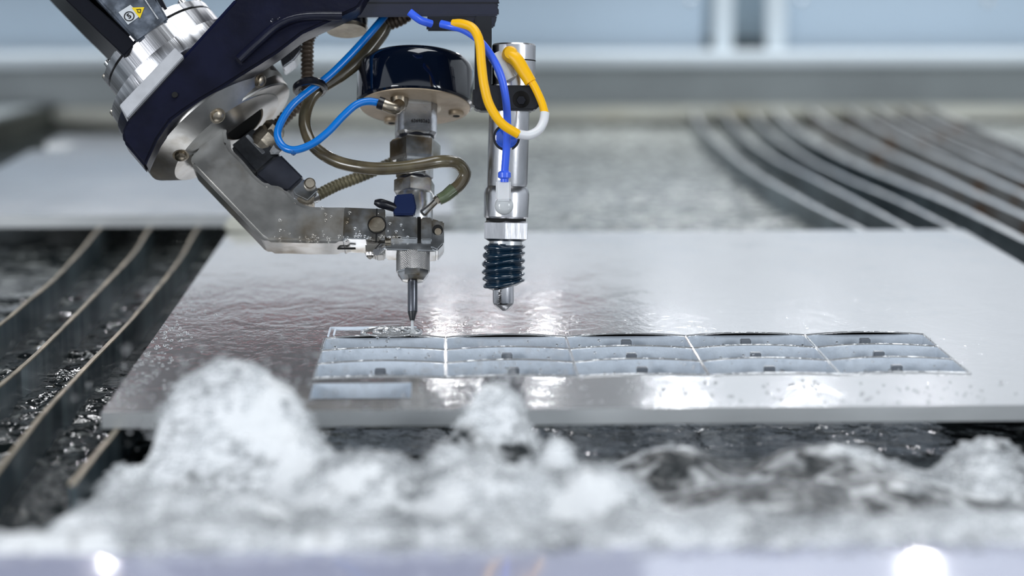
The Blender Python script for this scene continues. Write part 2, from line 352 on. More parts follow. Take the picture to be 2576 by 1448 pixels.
def resample(pts, step):
    L = [0]
    for a, b in zip(pts, pts[1:]): L.append(L[-1] + (b - a).length)
    n = max(2, int(L[-1] / step)); out = []; j = 0
    for i in range(n + 1):
        s = L[-1] * i / n
        while j < len(L) - 2 and L[j + 1] < s: j += 1
        out.append(pts[j].lerp(pts[j + 1], (s - L[j]) / max(1e-9, L[j + 1] - L[j])))
    return out
def tube(pts, rad, seg=20, step=.002, rf=None, bm=None):
    pts = resample(pts, step); bm = bm or bmesh.new()
    t = (pts[1] - pts[0]).normalized(); a, b = basis(t); rings = []; s = 0
    for i, p in enumerate(pts):
        t2 = (pts[min(i + 1, len(pts) - 1)] - pts[max(i - 1, 0)]).normalized()
        a = (a - t2 * a.dot(t2)).normalized(); b = t2.cross(a)
        r = rad if not rf else rf(i, len(pts), rad)
        rings.append([bm.verts.new(p + (a * math.cos(2 * PI * k / seg) + b * math.sin(2 * PI * k / seg)) * r) for k in range(seg)])
    for r0, r1 in zip(rings, rings[1:]):
        for k in range(seg): bm.faces.new((r0[k], r0[(k + 1) % seg], r1[(k + 1) % seg], r1[k]))
    bm.faces.new(rings[0]); bm.faces.new(rings[-1]); return bm
def path(fr, pts): return spline([fr.p(u, v, y) for u, v, y in pts])
def corrugated(fr, pts, rpx, pitch=.0034, depth=.22):
    c = path(fr, pts); r = mm(c[0], rpx)
    return tube(c, r, 20, pitch / 6, lambda i, n, q: q * (1 - depth * (0.5 - .5 * math.cos(2 * PI * i / 6)) ** 2))
def bolt(t, p, d, r, h, material=None, name='bolt', parent=None, label=None):
    b = along(p, d, [(0, r), (h * .85, r), (h, r * .85)], 16)
    o = t.part(name, b, material or STEEL, parent, label)
    t.part('socket', along(p + d.normalized() * h * .9, d, [(0, r * .5), (h * .13, r * .5)], 6), HOLE, o) if name == 'bolt' else None
    return o
def text_mesh(body, size, p, xdir, ydir, off=.0002, bold=0.0):
    cu = bpy.data.curves.new('t', 'FONT'); cu.body = body; cu.size = size; cu.align_x = 'CENTER'; cu.align_y = 'CENTER'; cu.extrude = off; cu.offset = bold
    o = bpy.data.objects.new('t', cu); COL.objects.link(o)
    dg = bpy.context.evaluated_depsgraph_get(); dg.update()
    me = bpy.data.meshes.new_from_object(o.evaluated_get(dg)); bm = bmesh.new(); bm.from_mesh(me)
    bpy.data.objects.remove(o); bpy.data.meshes.remove(me)
    xd = xdir.normalized(); zd = xd.cross(ydir).normalized(); yd = zd.cross(xd)
    M = Matrix((xd, yd, zd)).transposed().to_4x4(); M.translation = p
    bm.transform(M); return bm

# numpy value noise
_rs = np.random.RandomState(3); _perm = _rs.rand(256, 256)
def vnoise(x, y):
    xi = np.floor(x).astype(int); yi = np.floor(y).astype(int); fx = x - xi; fy = y - yi
    fx = fx * fx * (3 - 2 * fx); fy = fy * fy * (3 - 2 * fy)
    g = lambda i, j: _perm[i % 256, j % 256]
    return (g(xi, yi) * (1 - fx) + g(xi + 1, yi) * fx) * (1 - fy) + (g(xi, yi + 1) * (1 - fx) + g(xi + 1, yi + 1) * fx) * fy
def fbm(x, y, s, o=4, gain=.5):
    v = 0; a = 1; t = 0
    for i in range(o): v = v + a * (vnoise(x * s + 17.3 * i, y * s + 5.1 * i) - .5); t += a; a *= gain; s *= 2.03
    return v / t * 2
def grid_mesh(name, Xg, Yg, Zg, material, attr=None, **kw):
    ny, nx = Xg.shape; me = bpy.data.meshes.new(name)
    co = np.stack([Xg, Yg, Zg], -1).reshape(-1, 3).astype(np.float32)
    i = np.arange(ny * nx).reshape(ny, nx)
    q = np.stack([i[:-1, :-1], i[:-1, 1:], i[1:, 1:], i[1:, :-1]], -1).reshape(-1, 4)
    me.vertices.add(len(co)); me.vertices.foreach_set('co', co.ravel())
    me.loops.add(q.size); me.loops.foreach_set('vertex_index', q.ravel().astype(np.int32))
    me.polygons.add(len(q)); me.polygons.foreach_set('loop_start', np.arange(0, q.size, 4, dtype=np.int32))
    me.update(calc_edges=True); me.polygons.foreach_set('use_smooth', [True] * len(q))
    if attr is not None:
        a = me.attributes.new('foam', 'FLOAT', 'POINT'); a.data.foreach_set('value', attr.ravel().astype(np.float32))
    me.materials.append(material); me.validate()
    o = bpy.data.objects.new(name, me); COL.objects.link(o)
    for k, v in kw.items(): o[k] = v
    return o

# ================================================================== SETTING
YB = 3.50            # the far wall of the tank
def struct(name, bm, m, parent=None, sharp=35):
    o = link(name, bm, m, sharp=sharp); 
    if parent: o.parent = parent
    else: o['kind'] = 'structure'
    return o
wall_back = struct('wall_back', wbox(-4.5, 5.5, 5.6, 5.7, -1.2, 2.9), mat('white_hall_wall', (.82, .83, .86), .6))
struct('ceiling', wbox(-4.5, 5.5, -3.0, 5.7, 2.9, 2.95), mat('dark_ceiling', (.10, .105, .11), .7))
struct('floor', wbox(-4.5, 5.5, -1.5, 5.7, -1.25, -1.2), FLOORM)
# slim posts and the recess between two panels of the machine enclosure
YP = YB + .10
def px_rect(u0, u1, v0, v1, y, dep, m, name, T=None, bev=.002):
    a = on_y(u0, v1, y); b = on_y(u1, v0, y)
    return wbox(a.x, b.x, y, y + dep, a.z, b.z, bev)
enc = Thing('enclosure_panel', 'pale blue machine enclosure wall behind the tank with two white posts', 'panel', (on_y(1200, 160, YP)))
a0 = on_y(-160, 170, YP); b0 = on_y(1778, -60, YP)
enc.part('panel', wbox(a0.x, b0.x, YP + .03, YP + .05, a0.z - .02, b0.z), WALLM)
a1 = on_y(1975, 170, YP); b1 = on_y(2760, -60, YP)
enc.part('panel', wbox(a1.x - .005, b1.x, YP + .03, YP + .05, a1.z - .02, b1.z), WALLM)
enc.part('recess_panel', wbox(b0.x, a1.x, YP + .07, YP + .08, a1.z - .02, b0.z), RECESSM)
for (u0, u1) in ((1800, 1843), (1934, 1976)):
    enc.part('post', px_rect(u0, u1, 150, -60, YP - .005, .035, None, None), POSTM)
enc.part('dark_block', px_rect(1846, 1930, 128, 97, YP + .012, .03, None, None), SLOTM)
enc.part('dark_block', px_rect(1778, 1800, 133, 97, YP + .012, .03, None, None), SLOTM)
for u, v in ((1737, 1), (2015, 1), (2484, 2)):
    p = on_y(u, v, YP + .03); enc.part('screw', along(p, -Y, [(0, .006), (.004, .006), (.006, .004)], 16), STEEL)
# tank rim beam at the back
beam = Thing('tank_edge_beam', 'long pale painted beam along the far edge of the water tank', 'beam', (0.3, YB, 0))
zt = on_y(1288, 137, YB - .02).z; zf = on_y(1288, 167, YB - .07).z; zw = on_y(1288, 262, YB).z; zl = on_y(1288, 268, YB - .03).z
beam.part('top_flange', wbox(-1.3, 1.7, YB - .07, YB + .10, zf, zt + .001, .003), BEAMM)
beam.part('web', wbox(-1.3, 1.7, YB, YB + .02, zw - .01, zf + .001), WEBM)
struct('wall_far', wbox(-1.3, 1.7, YB + .002, YB + .022, -.40, zw - .01), CREAM)
led = Thing('tank_ledge', 'cream scaled ledge along the far wall just above the water', 'ledge', (0.3, YB - .03, zl))
led.part('ledge_lip', wbox(-1.3, 1.7, YB - .045, YB + .002, zl - .024, zl, .004), CREAM)

# the water in the tank
WZ = -0.036
ny, nx = 420, 520
tt = np.linspace(0, 1, ny); yy = 1 / (1 / 1.10 * (1 - tt) + 1 / (YB + .001) * tt)
ss = np.linspace(-.5, .5, nx)
Yg = np.repeat(yy[:, None], nx, 1); Xg = ss[None, :] * (0.40 + Yg * .66) * 1.15 + Yg * .035 + .02
left = 1 / (1 + np.exp((Xg + .24) * 30))                   # narrow bays between the left slats: choppy near the front
near = 1 / (1 + np.exp((Yg - 1.62) * 9))
chop = .35 + left * near * 2.3 + .7 * np.exp(-((Xg - .25) / .28) ** 2 - ((Yg - 2.3) / .32) ** 2)
Zg = WZ + .0030 * chop * fbm(Xg, Yg, 38, 4, .6) + .004 * fbm(Xg, Yg, 7, 2) + near * left * .004 * np.abs(fbm(Xg, Yg, 60, 3))
milky = 1 / (1 + np.exp(-(Yg - 2.05) * 12)) * 1 / (1 + np.exp(-(Xg + .35) * 14)) * .62 + (1 / (1 + np.exp((Xg + .35) * 24))) * .30 * np.exp(-((Yg - 1.85) / .3) ** 2)
foam = milky + left * near * .45 * (fbm(Xg, Yg, 30, 4) + .25)
foam *= 1 - .8 * np.exp(-((Xg - .52) / .06) ** 2) * (Yg < 3)
grid_mesh('tank_water', Xg, Yg, Zg, WATERM, foam, kind='stuff', label='rippled grey tank water around the slats, sparkling beyond the cut plate', category='water')
struct('wall_left', wbox(-1.35, -1.3, .6, YB + .1, -.45, .0), BEAMM)
struct('wall_right', wbox(1.7, 1.75, .6, YB + .1, -.45, .0), BEAMM)
struct('floor_tank', wbox(-1.3, 1.7, .7, YB, -.45, -.40), FLOORM)

# front rim of the tank
rim = Thing('tank_front_rim', 'smooth pale lavender rim along the near edge of the tank, splashed wet', 'rim', (0, .93, -.01))
rim.part('rim_top', wbox(-.6, .75, .70, .952, -.035, -.002, .008), RIMM)
rim.part('rim_wall', wbox(-.6, .75, .90, .95, -.40, -.034), RIMM)

# ------------------------------------------------------------------ slats
def slat(pts_px, label, group, m, mt, th=.0027, zt=-.0106, deep=.11, y_end=None, n=10, tw=1.0):
    P = spline([on_z(u, v, zt) for u, v in pts_px], n)
    if y_end is not None:                                   # goes on below the plate
        d = (P[-1] - P[-3]).normalized(); P.append(P[-1] + d * ((y_end - P[-1].y) / d.y))
    base = Vector((P[len(P) // 2].x, P[len(P) // 2].y, zt - deep))
    T = Thing('support_slat', label, 'slat', base, group)
    def ribbon(w, z0, z1, jag=0):
        bm = bmesh.new(); rows = []
        for i, p in enumerate(P):
            t = (P[min(i + 1, len(P) - 1)] - P[max(i - 1, 0)]).normalized(); nn = Vector((-t.y, t.x, 0)) * w / 2
            zz = z1 - (random.random() * jag if jag else 0)
            rows.append([bm.verts.new(Vector((p.x, p.y, 0)) + s * nn + Vector((0, 0, z))) for s, z in ((-1, z0), (1, z0), (1, zz), (-1, zz))])
        for r0, r1 in zip(rows, rows[1:]):
            for k in range(4): bm.faces.new((r0[k], r0[(k + 1) % 4], r1[(k + 1) % 4], r1[k]))
        bm.faces.new(rows[0]); bm.faces.new(rows[-1][::-1]); return bm
    T.part('slat_body', ribbon(th, zt - deep, zt - .0014), m)
    T.part('top_edge', ribbon(th * tw + .0004, zt - .0014, zt, .0004), mt)
    return T
z8 = lambda L: [(x * .456, 540 + y * .456) for x, y in L]
zr = lambda L: [(1500 + x * .442, y * .442) for x, y in L]
GL, GR = 'bowed support slats left of the cut plate', 'bowed support slats at the right rear of the tank'
slat(z8([(700, -60), (555, 65), (450, 190), (300, 350), (150, 475), (0, 600), (-300, 810)]), 'bowed grey slat with pale worn edge, outermost of the left slats', GL, SLATM, SLATTOP)
slat(z8([(960, -60), (830, 65), (740, 205), (560, 400), (375, 590), (190, 770), (0, 935), (-300, 1190)]), 'bowed grey slat with pale worn edge, middle one left of the cut plate', GL, SLATM, SLATTOP)
slat(z8([(1215, -60), (1095, 65), (1000, 230), (870, 400), (700, 600), (450, 860), (240, 1090), (0, 1390), (-100, 1510)]), 'bowed grey slat with pale worn edge, next to the cut plate', GL, SLATM, SLATTOP)
slat([(600, 700), (450, 880), (350, 1000), (296, 1075), (250, 1130), (180, 1215)], 'short stretch of slat showing under the near left corner of the cut plate', GL, SLATM, SLATTOP)
RL = [[(540, 590), (590, 700), (680, 800), (770, 880), (920, 990), (1150, 1120), (1300, 1200), (1530, 1310)],
      [(700, 590), (760, 680), (850, 780), (1000, 890), (1250, 1020), (1500, 1150), (1800, 1310)],
      [(860, 590), (930, 690), (1040, 790), (1200, 900), (1400, 1000), (1700, 1130), (2040, 1300)],
      [(990, 590), (1080, 690), (1200, 780), (1400, 890), (1650, 1000), (2000, 1145), (2434, 1360), (2700, 1500)],
      [(1190, 590), (1300, 680), (1450, 765), (1650, 865), (1900, 975), (2150, 1095), (2434, 1225), (2750, 1380)],
      [(1400, 590), (1520, 670), (1700, 765), (1950, 885), (2434, 1105), (2800, 1280)],
      [(1550, 590), (1680, 670), (1900, 785), (2150, 885), (2434, 1010), (2900, 1220)],
      [(1700, 590), (1850, 670), (2100, 790), (2434, 930), (2900, 1130)],
      [(1850, 590), (2000, 665), (2200, 745), (2434, 840), (2900, 1030)]]
ordn = ['nearest the sparkling water, lowest of the nine', 'second from the sparkling water', 'third from the sparkling water', 'fourth from the sparkling water, passing the plate corner',
        'fifth from the sparkling water, wide grey face', 'sixth from the sparkling water, with rust brown patches', 'seventh from the sparkling water', 'eighth from the sparkling water', 'outermost of the nine at the far right']
for i, L in enumerate(RL):
    slat(zr(L), 'curved slat at right rear, ' + ordn[i], GR, RUSTSLAT if i in (4, 5, 6, 7, 8) else SLATM, SLATWHT, th=.0055, zt=-.008 if i > 3 else -.0106, tw=1.0 if i < 3 else 1.6)

# ------------------------------------------------------------------ plate with the cut cells
TH = .0104
X0, X1, Y0, Y1 = -.2155, .5243, 1.2225, 1.9735
cx = [-.0886 + i * .0893 for i in range(6)]; cy = [1.3135 + j * .0444 for j in range(4)]
cw = .0011
def bow(s): return 4 * s * (1 - s) * .0105
def plate_mesh():
    bm = bmesh.new()
    xl = [X0, -.1523]; tag = [None, None]
    for i in range(5):
        for k in range(0, 13):
            s = k / 12; xl.append(cx[i] + cw + (cx[i + 1] - cx[i] - 2 * cw) * s); tag.append((i, s))
    xl += [cx[5] + .04, X1]; tag += [None, None]
    yl = [Y0, Y0 + .010]; rowtag = [None, None]
    yl += [1.2535, 1.2990]; rowtag += [None, None]             # the open hole in front of the first cells
    for j in range(3): yl += [cy[j] + (.0018 if j == 0 else cw), cy[j + 1] - cw]; rowtag += [(j, 0), (j, 1)]
    yl += [cy[3] + .0025, cy[3] + .036]; rowtag += [('top', 0), ('top', 1)]
    yl += [1.60, Y1]; rowtag += [None, None]
    nx_, ny_ = len(xl), len(yl); V = {}
    def hole(ix, iy):
        a, b = tag[ix], tag[ix + 1]; r, q = rowtag[iy], rowtag[iy + 1]
        incol = a and b and a[0] == b[0]
        if iy == 2 and a and b and a[0] == 0 and b[0] == 0 and b[1] <= .76: return True
        if not incol: return False
        if r and q and r[0] == q[0] and r[0] in (0, 1, 2): return True
        return False
    def vert(ix, iy, z):
        if (ix, iy, z) not in V:
            x, y = xl[ix], yl[iy]
            if tag[ix] and rowtag[iy] and rowtag[iy][0] != 'top': y += bow(tag[ix][1]) * (1 if iy > 4 else .5)
            V[(ix, iy, z)] = bm.verts.new((x, y, z))
        return V[(ix, iy, z)]
    for ix in range(nx_ - 1):
        for iy in range(ny_ - 1):
            if hole(ix, iy): continue
            f = bm.faces.new([vert(a, b, 0.0) for a, b in ((ix, iy), (ix + 1, iy), (ix + 1, iy + 1), (ix, iy + 1))]); f.material_index = 0
            f = bm.faces.new([vert(a, b, -TH) for a, b in ((ix, iy), (ix, iy + 1), (ix + 1, iy + 1), (ix + 1, iy))]); f.material_index = 0
            for (dx, dy, e) in ((0, -1, ((ix, iy), (ix + 1, iy))), (1, 0, ((ix + 1, iy), (ix + 1, iy + 1))), (0, 1, ((ix + 1, iy + 1), (ix, iy + 1))), (-1, 0, ((ix, iy + 1), (ix, iy)))):
                jx, jy = ix + dx, iy + dy
                outside = jx < 0 or jy < 0 or jx >= nx_ - 1 or jy >= ny_ - 1
                if outside or hole(jx, jy):
                    f = bm.faces.new([vert(*e[0], 0.0), vert(*e[0], -TH), vert(*e[1], -TH), vert(*e[1], 0.0)]); f.material_index = 1 if outside else 2
    return bm
plate = Thing('cut_plate', 'large wet steel plate with a grid of rectangular cut-outs, lying under the nozzle', 'metal plate', (.15, 1.6, -TH))
pl = plate.part('plate_body', plate_mesh(), [PLATEM, PLATEEDGE, CUT], sharp=20)
# small uncut stubs standing at the foot of the cell walls
STUBM = mat('dull_stub', (.17, .19, .22), .3, .0, coat=1.0)
def stub(u, v):
    p = on_z(u, v + 6, -.006)
    b = box(p + Z * .0006, X, Y, Z, .0078, .0055, .0068, .0006)
    plate.part('stub', b, STUBM)
for u, v in ((1575, 862), (1875, 860), (2175, 858), (1275, 895), (1588, 895), (1900, 893), (2210, 890), (957, 935), (1292, 932), (1615, 930), (1935, 928), (2255, 925)): stub(u, v)
# bead of water held along the edges of the cells
bm = bmesh.new()
for j in range(4):
    for i in range(5):
        y0 = cy[j]
        pts = [Vector((cx[i] + (cx[i + 1] - cx[i]) * k / 12, y0 + bow(k / 12) * (1 if j else .5) , .0001)) for k in range(13)]
        tube(pts, .0009, 6, .006, bm=bm)
for j in range(3):
    for i in range(6):
        tube([Vector((cx[i], cy[j], .0001)), Vector((cx[i], cy[j + 1], .0001))], .0009, 6, .006, rf=None, bm=bm)
plate.part('water_bead', bm, mat('water_bead_film', (0.45, 0.46, 0.47), .05, .5, coat=1, bump=.001, bump_scale=160), kind='stuff')
# the cell that is being cut: kerf lines, slug and swirl of water
kx0, kx1, ky0, ky1 = cx[0] + .002, cx[1] - .002, cy[3] + .010, cy[3] + .040
bm = bmesh.new()
for a, b in (((kx0, ky0), (kx0, ky1)), ((kx0, ky1), (kx1 - .02, ky1)), ((kx0 + .004, ky0 + .004), (kx0 + .004, ky1 - .005)), ((kx0 + .004, ky1 - .005), (kx1 - .03, ky1 - .004))):
    tube([Vector((*a, .0002)), Vector((*b, .0002))], .0008, 6, .004, bm=bm)
plate.part('kerf_line', bm, CUT, label='bright kerf lines of the cell being cut', kind='stuff')
bm = bmesh.new()
c = on_z(985, 836)
for r, h, w in ((.010, .0007, .0016), (.0045, .0012, .0013), (.017, .0004, .0012)):
    ring = [c + Vector((math.cos(t) * r * 1.3, math.sin(t) * r, h)) for t in np.linspace(0, 2 * PI, 40)]
    tube(ring, w, 8, .002, bm=bm)
plate.part('water_swirl', bm, MATS['water_bead_film'], label='ring of swirling water beside the jet')

# the plate at the left rear
BX1 = on_z(1140, 540, .002).x
q = on_z(150, 340, .002)
by0, by1 = on_z(500, 540, .002).y, q.y
bp = Thing('rear_plate', 'pale steel plate at the left rear with a rectangular pocket cut in it', 'metal plate', ((BX1 - .8) / 2, 2.5, -.0105))
bx0 = q.x
def frame_mesh(x0, x1, y0, y1, z0, z1, holes):
    bm = bmesh.new(); xs = sorted({x0, x1, *[h[0] for h in holes], *[h[1] for h in holes]}); ys = sorted({y0, y1, *[h[2] for h in holes], *[h[3] for h in holes]})
    inside = lambda x, y: x0 < x < x1 and y0 < y < y1 and not any(h[0] < x < h[1] and h[2] < y < h[3] for h in holes)
    V = {}
    def v(x, y, z):
        if (x, y, z) not in V: V[(x, y, z)] = bm.verts.new((x, y, z))
        return V[(x, y, z)]
    for a, b in zip(xs, xs[1:]):
        for c_, d in zip(ys, ys[1:]):
            mx, my = (a + b) / 2, (c_ + d) / 2
            if not inside(mx, my): continue
            bm.faces.new((v(a, c_, z1), v(b, c_, z1), v(b, d, z1), v(a, d, z1))); bm.faces.new((v(a, c_, z0), v(a, d, z0), v(b, d, z0), v(b, c_, z0))).material_index = 0
            ex, ey = 1e-5, 1e-5
            for e, tx, ty in (((a, c_, b, c_), mx, c_ - ey), ((b, c_, b, d), b + ex, my), ((b, d, a, d), mx, d + ey), ((a, d, a, c_), a - ex, my)):
                if not inside(tx, ty): bm.faces.new((v(e[0], e[1], z1), v(e[0], e[1], z0), v(e[2], e[3], z0), v(e[2], e[3], z1))).material_index = 1
    return bm
h0 = on_z(30, 379, .002); h1 = on_z(195, 359, .002)
bp.part('plate_body', frame_mesh(bx0, BX1, by0, by1, -.0105, .002, [(h0.x, h1.x, h0.y, h1.y)]), [BACKPLATEM, PLATEEDGE], sharp=20)
# pale corner block by the cut plate's far left corner
a = on_z(565, 575, .008); 
cb = Thing('clamp_block', 'small cream wet block at the far left corner of the cut plate', 'block', (a.x + .03, 1.995, -.01))
cb.part('block_body', ppx(Frame(on_z(600, 580, 0) + Vector((0, .004, 0)), 0), [(563, 562), (600, 545), (760, 545), (760, 590), (566, 582)], 0, .05, .002), CREAM)
# dark steel box at the far left
dk = Thing('steel_box_beam', 'dark steel box at the far left edge of the tank', 'beam', (-.85, 3.0, -.03))
e0, e1 = on_z(150, 262, .0), on_z(-130, 330, .0)
bm = bmesh.new()
top = [Vector((e0.x, e0.y, .0)), Vector((e0.x - .4, e0.y, .0)), Vector((e0.x - .4, 2.2, .0)), Vector((e1.x - .1, 2.2, .0))]
dk.part('box_body', prism([p + Vector((0, 0, .0)) for p in top], [p - Vector((0, 0, .09)) for p in top]), [DARKSTEEL])
dk.part('lid', prism([p + Vector((-.012, .0, .0035)) for p in top], [p + Vector((-.012, 0, .0005)) for p in top]), WEBM)

# unseen slab above and behind, added so the wet plate mirrors something dark
gb = Thing('reflection_slab', 'unseen dark slab with a red strip, added for its reflection in the wet plate', 'beam', (-.55, 3.05, .29))
gb.part('beam_body', wbox(-1.2, .02, 3.0, 3.2, .30, 1.15, .006), BLACK)
gb.part('grey_mirror_block', wbox(.02, .31, 3.0, 3.2, .30, 1.15, .006), mat('grey_mirror_paint', (.30, .31, .32), .5))  # grey end added to give a mid-grey reflection in the plate
gb.part('red_mirror_strip', wbox(-.55, .25, 2.98, 3.0, .282, .302, .002), mat('red_paint', (.45, .03, .03), .4))  # strip added for the red tint mirrored in the plate

# ================================================================== OVERHEAD CARRIAGE
LW = (X * .785 + (H.z) * .62).normalized(); AW = (X * .62 - H.z * .785).normalized(); NW = H.y
def wc(u, v, y=0): return H.p(u, v, y)
PX = mm(H.p(500, 245), 1.0)                       # metres per pixel at the wrist
arm = Thing('carriage_arm', 'wet dark navy machine arm coming in from the top edge', 'machine arm', H.p(900, 40, 0))
fy = -.066
# big slab of the link with its rounded end
cb_, ct_ = wc(525, 290), wc(467, 212)
body = lathe([ct_ + (cb_ - ct_) * t for t in (0, .03, .97, 1)], [200 * PX, 203 * PX, 203 * PX, 201 * PX], 72, axis=(cb_ - ct_))
ppx(H, [(322, 297), (462, 141), (589, 3), (640, -120), (1000, -120), (900, 20), (830, 52), (760, 84), (700, 130), (655, 159), (600, 193), (554, 222), (505, 250), (465, 276), (427, 304), (396, 350), (372, 402), (365, 420), (310, 356), (306, 332)], fy, -.046, .002, bm=body)
arm.part('link_body', body, NAVY, label='navy slab with a rounded end')
arm.part('small_hole', along(H.p(440, 239, fy - .0006), -NW, [(0, .0022), (.0008, .0022)], 20), HOLE)
# rim highlight strip on the upper edge
strip = ppx(H, [(338, 278), (589, 1), (596, 4), (344, 283)], fy + .001, fy + .004)
arm.part('top_edge_strip', strip, NAVYTOP)
# inner rib under the slab (sculpted recess)
arm.part('cast_rib', tube(path(H, [(600, 150, fy - .002), (648, 105, fy - .003), (700, 62, fy - .003), (760, 42, fy - .002), (860, 40, fy)]), .0035, 12), NAVY)
arm.part('pale_web', ppx(H, [(700, 128), (758, 86), (757, 128), (740, 150), (712, 170)], .0, .02, .001), BRIGHT)
B = Frame(H.p(900, 40, -.045), 3)
arm.part('beam_body', ppx(B, [(600, -150), (1252, -150), (1255, 8), (1250, 14), (1255, 20), (1255, 40), (1020, 42), (900, 44), (800, 40), (640, 20)], -.002, .10, .0015), NAVYTOP, label='horizontal navy beam')
arm.part('beam_seam', ppx(B, [(650, 5), (1256, 5), (1256, 9), (650, 9)], -.0035, .0, 0), BLACK)
arm.part('beam_lower_plate', ppx(B, [(1075, 38), (1250, 38), (1250, 48), (1246, 58), (1244, 70), (1180, 74), (1075, 74)], .006, .09, .001), NAVYTOP)
arm.part('under_block', ppx(B, [(1073, 44), (1176, 44), (1176, 78), (1073, 78)], .0, .04, .0012), BLACK)
arm.part('round_boss', lathe([H.p(872, 40, -.01), H.p(872, 62, -.01), H.p(872, 78, -.01)], [.0162, .0162, .0155], 40), BROWNED)
arm.part('boss_band', lathe([H.p(872, 52, -.01), H.p(872, 70, -.01)], [.0166, .0166], 40), STEEL)
for u, v in ((684, 51), (702, 47), (742, 50)):
    arm.part('water_drop', along(H.p(u, v, fy - .003), -NW, [(0, .0014), (.0008, .0012), (.0012, .0005)], 10), DROP)

# ================================================================== WRIST
wr = Thing('rotary_wrist', 'stacked bright steel discs of the tilting wrist with dark motor housing', 'robot wrist', wc(450, 200))
dl = (wc(570, 326) - wc(408, 122)).normalized()
dl = AW
def wdisc(name, c, prof, m, seg=72, **kw):
    return wr.part(name, along(c, AW, [(t * PX, r * PX) for t, r in prof], seg), m, **kw)
TURN = turned('turned_steel_reflection_streaks', AW, .34, .70)
C0 = wc(467, 212)
up = lambda t: C0 - AW * (t * PX)
wdisc('lower_disc', up(0), [(-46, 188), (-44, 193), (-4, 196), (0, 194)], TURN)
bar = wr.part('grey_bar', ppx(H, [(300, 265), (440, 119), (462, 141), (320, 296)], -.070, .03, .0006), ALU, label='matt grey bar across the discs')
wdisc('middle_disc', wc(408, 128), [(0, 158), (2, 161), (72, 161)], TURN)
wdisc('groove', wc(408, 128), [(-4, 157), (1, 157)], HOLE)
wdisc('top_disc', wc(408, 128), [(-24, 155), (-22, 161), (-5, 161), (-4, 158)], TURN)
wdisc('top_cover', wc(408, 128), [(-34, 140), (-32, 146), (-23, 146)], STEEL)
for k in range(14):
    th = 2 * PI * k / 14 + .12; a_, b_ = basis(AW)
    p = wc(408, 128) - AW * (22 * PX) + (a_ * math.cos(th) + b_ * math.sin(th)) * 152 * PX
    bolt(wr, p, -AW, 9.5 * PX, 13 * PX)
for u, v in ((463, 92), ):
    bolt(wr, H.p(u, v, -.048) , Vector((-.2, -1, .1)), 10 * PX, 8 * PX)
bolt(wr, up(46) - LW * (184 * PX), -AW, 10 * PX, 14 * PX)
# lower rings
CB = wc(525, 290)
wdisc('lower_ring', CB, [(0, 203), (1, 206), (12, 206), (13, 204)], TURN)
wdisc('lower_cone', CB, [(12, 204), (13, 206), (36, 206), (75, 160), (76, 120)], SATIN)
a_, b_ = basis(AW)
for u, v in ((547, 291), (455, 391), (655, 203)):
    # find the place on the cone's near side under this point
    d = ray(u, v); best = None
    for s in np.linspace(1.2, 1.6, 900):
        p = CAM + d * float(s); rel = p - CB; t = rel.dot(AW) / PX; rr = (rel - AW * rel.dot(AW)).length / PX
        if 10 < t < 80 and rr < 206.5 - max(0, (t - 36)) * 1.18: best = p; break
    if best is None: continue
    rel = best - CB; rad = (rel - AW * rel.dot(AW)).normalized(); tt_ = rel.dot(AW) / PX; nrm = (rad * (.98 if tt_ < 36 else .66) + AW * (.2 if tt_ < 36 else .75)).normalized()
    cbz = wr.part('counterbore', along(best - nrm * .001, nrm, [(0, .0055), (.0013, .0062)], 24), BROWNED, label='stained counterbore')
    wr.part('screw_head', along(best, nrm, [(0, .0046), (.0022, .0044), (.0032, .003), (.0036, .0012)], 20), BROWNED, cbz)
# motor housing
mo = wc(335, 60)
mh = wr.part('motor_housing', ppx(H, [(100, -160), (305, -160), (424, 50), (395, 72), (345, 106)], -.050, .03, .0015), SPECK, label='mottled grey motor housing')
wr.part('black_side_cover', ppx(H, [(60, -150), (190, -140), (222, -2), (345, 106), (312, 140), (240, 72), (168, 2), (60, -110)], -.046, .028, .001), BLACK, label='black side cover')
wr.part('cable_guard', tube([H.p(350, -60, -.047), H.p(385, -5, -.047), H.p(408, 45, -.044)], .0026, 12), BLACK)
wr.part('cable_guard', tube([H.p(366, -60, -.045), H.p(396, -5, -.044), H.p(413, 28, -.042)], .0030, 12), BLACK)
wr.part('steel_strip', tube([H.p(345, -30, -.0505), H.p(398, 48, -.0505)], .0006, 8), BRIGHT)
# stickers
FS = -.0503
xd = (H.p(345, 60, FS) - H.p(318, 88, FS)).normalized(); dAx = AW
pS = H.p(325, 41, FS - .0003)
st = wr.part('round_sign_sticker', ppx(H, [(298, 31), (328, 12), (355, 38), (322, 62)], FS - .0002, FS), STICKW, mh)
wr.part('printed_ring', tube([pS + (LW * math.cos(t) + AW * math.sin(t)) * .0036 for t in np.linspace(0, 2 * PI, 40)], .00045, 6, .0006), INK, mh)
wr.part('printed_symbol', text_mesh('5', .0055, pS, LW, -AW, .0002, .0002), INK, mh)
pT = [(331, 19), (363, 18), (352, 46)]
wr.part('warning_triangle', ppx(H, pT, FS - .0004, FS), STICKY, mh, label='yellow warning triangle')
wr.part('printed_symbol', tube([H.p(u, v, FS - .0006) for u, v in ((343, 24), (354, 23), (353, 32), (347, 31), (346, 26))], .0003, 6, .0005), INK, mh)

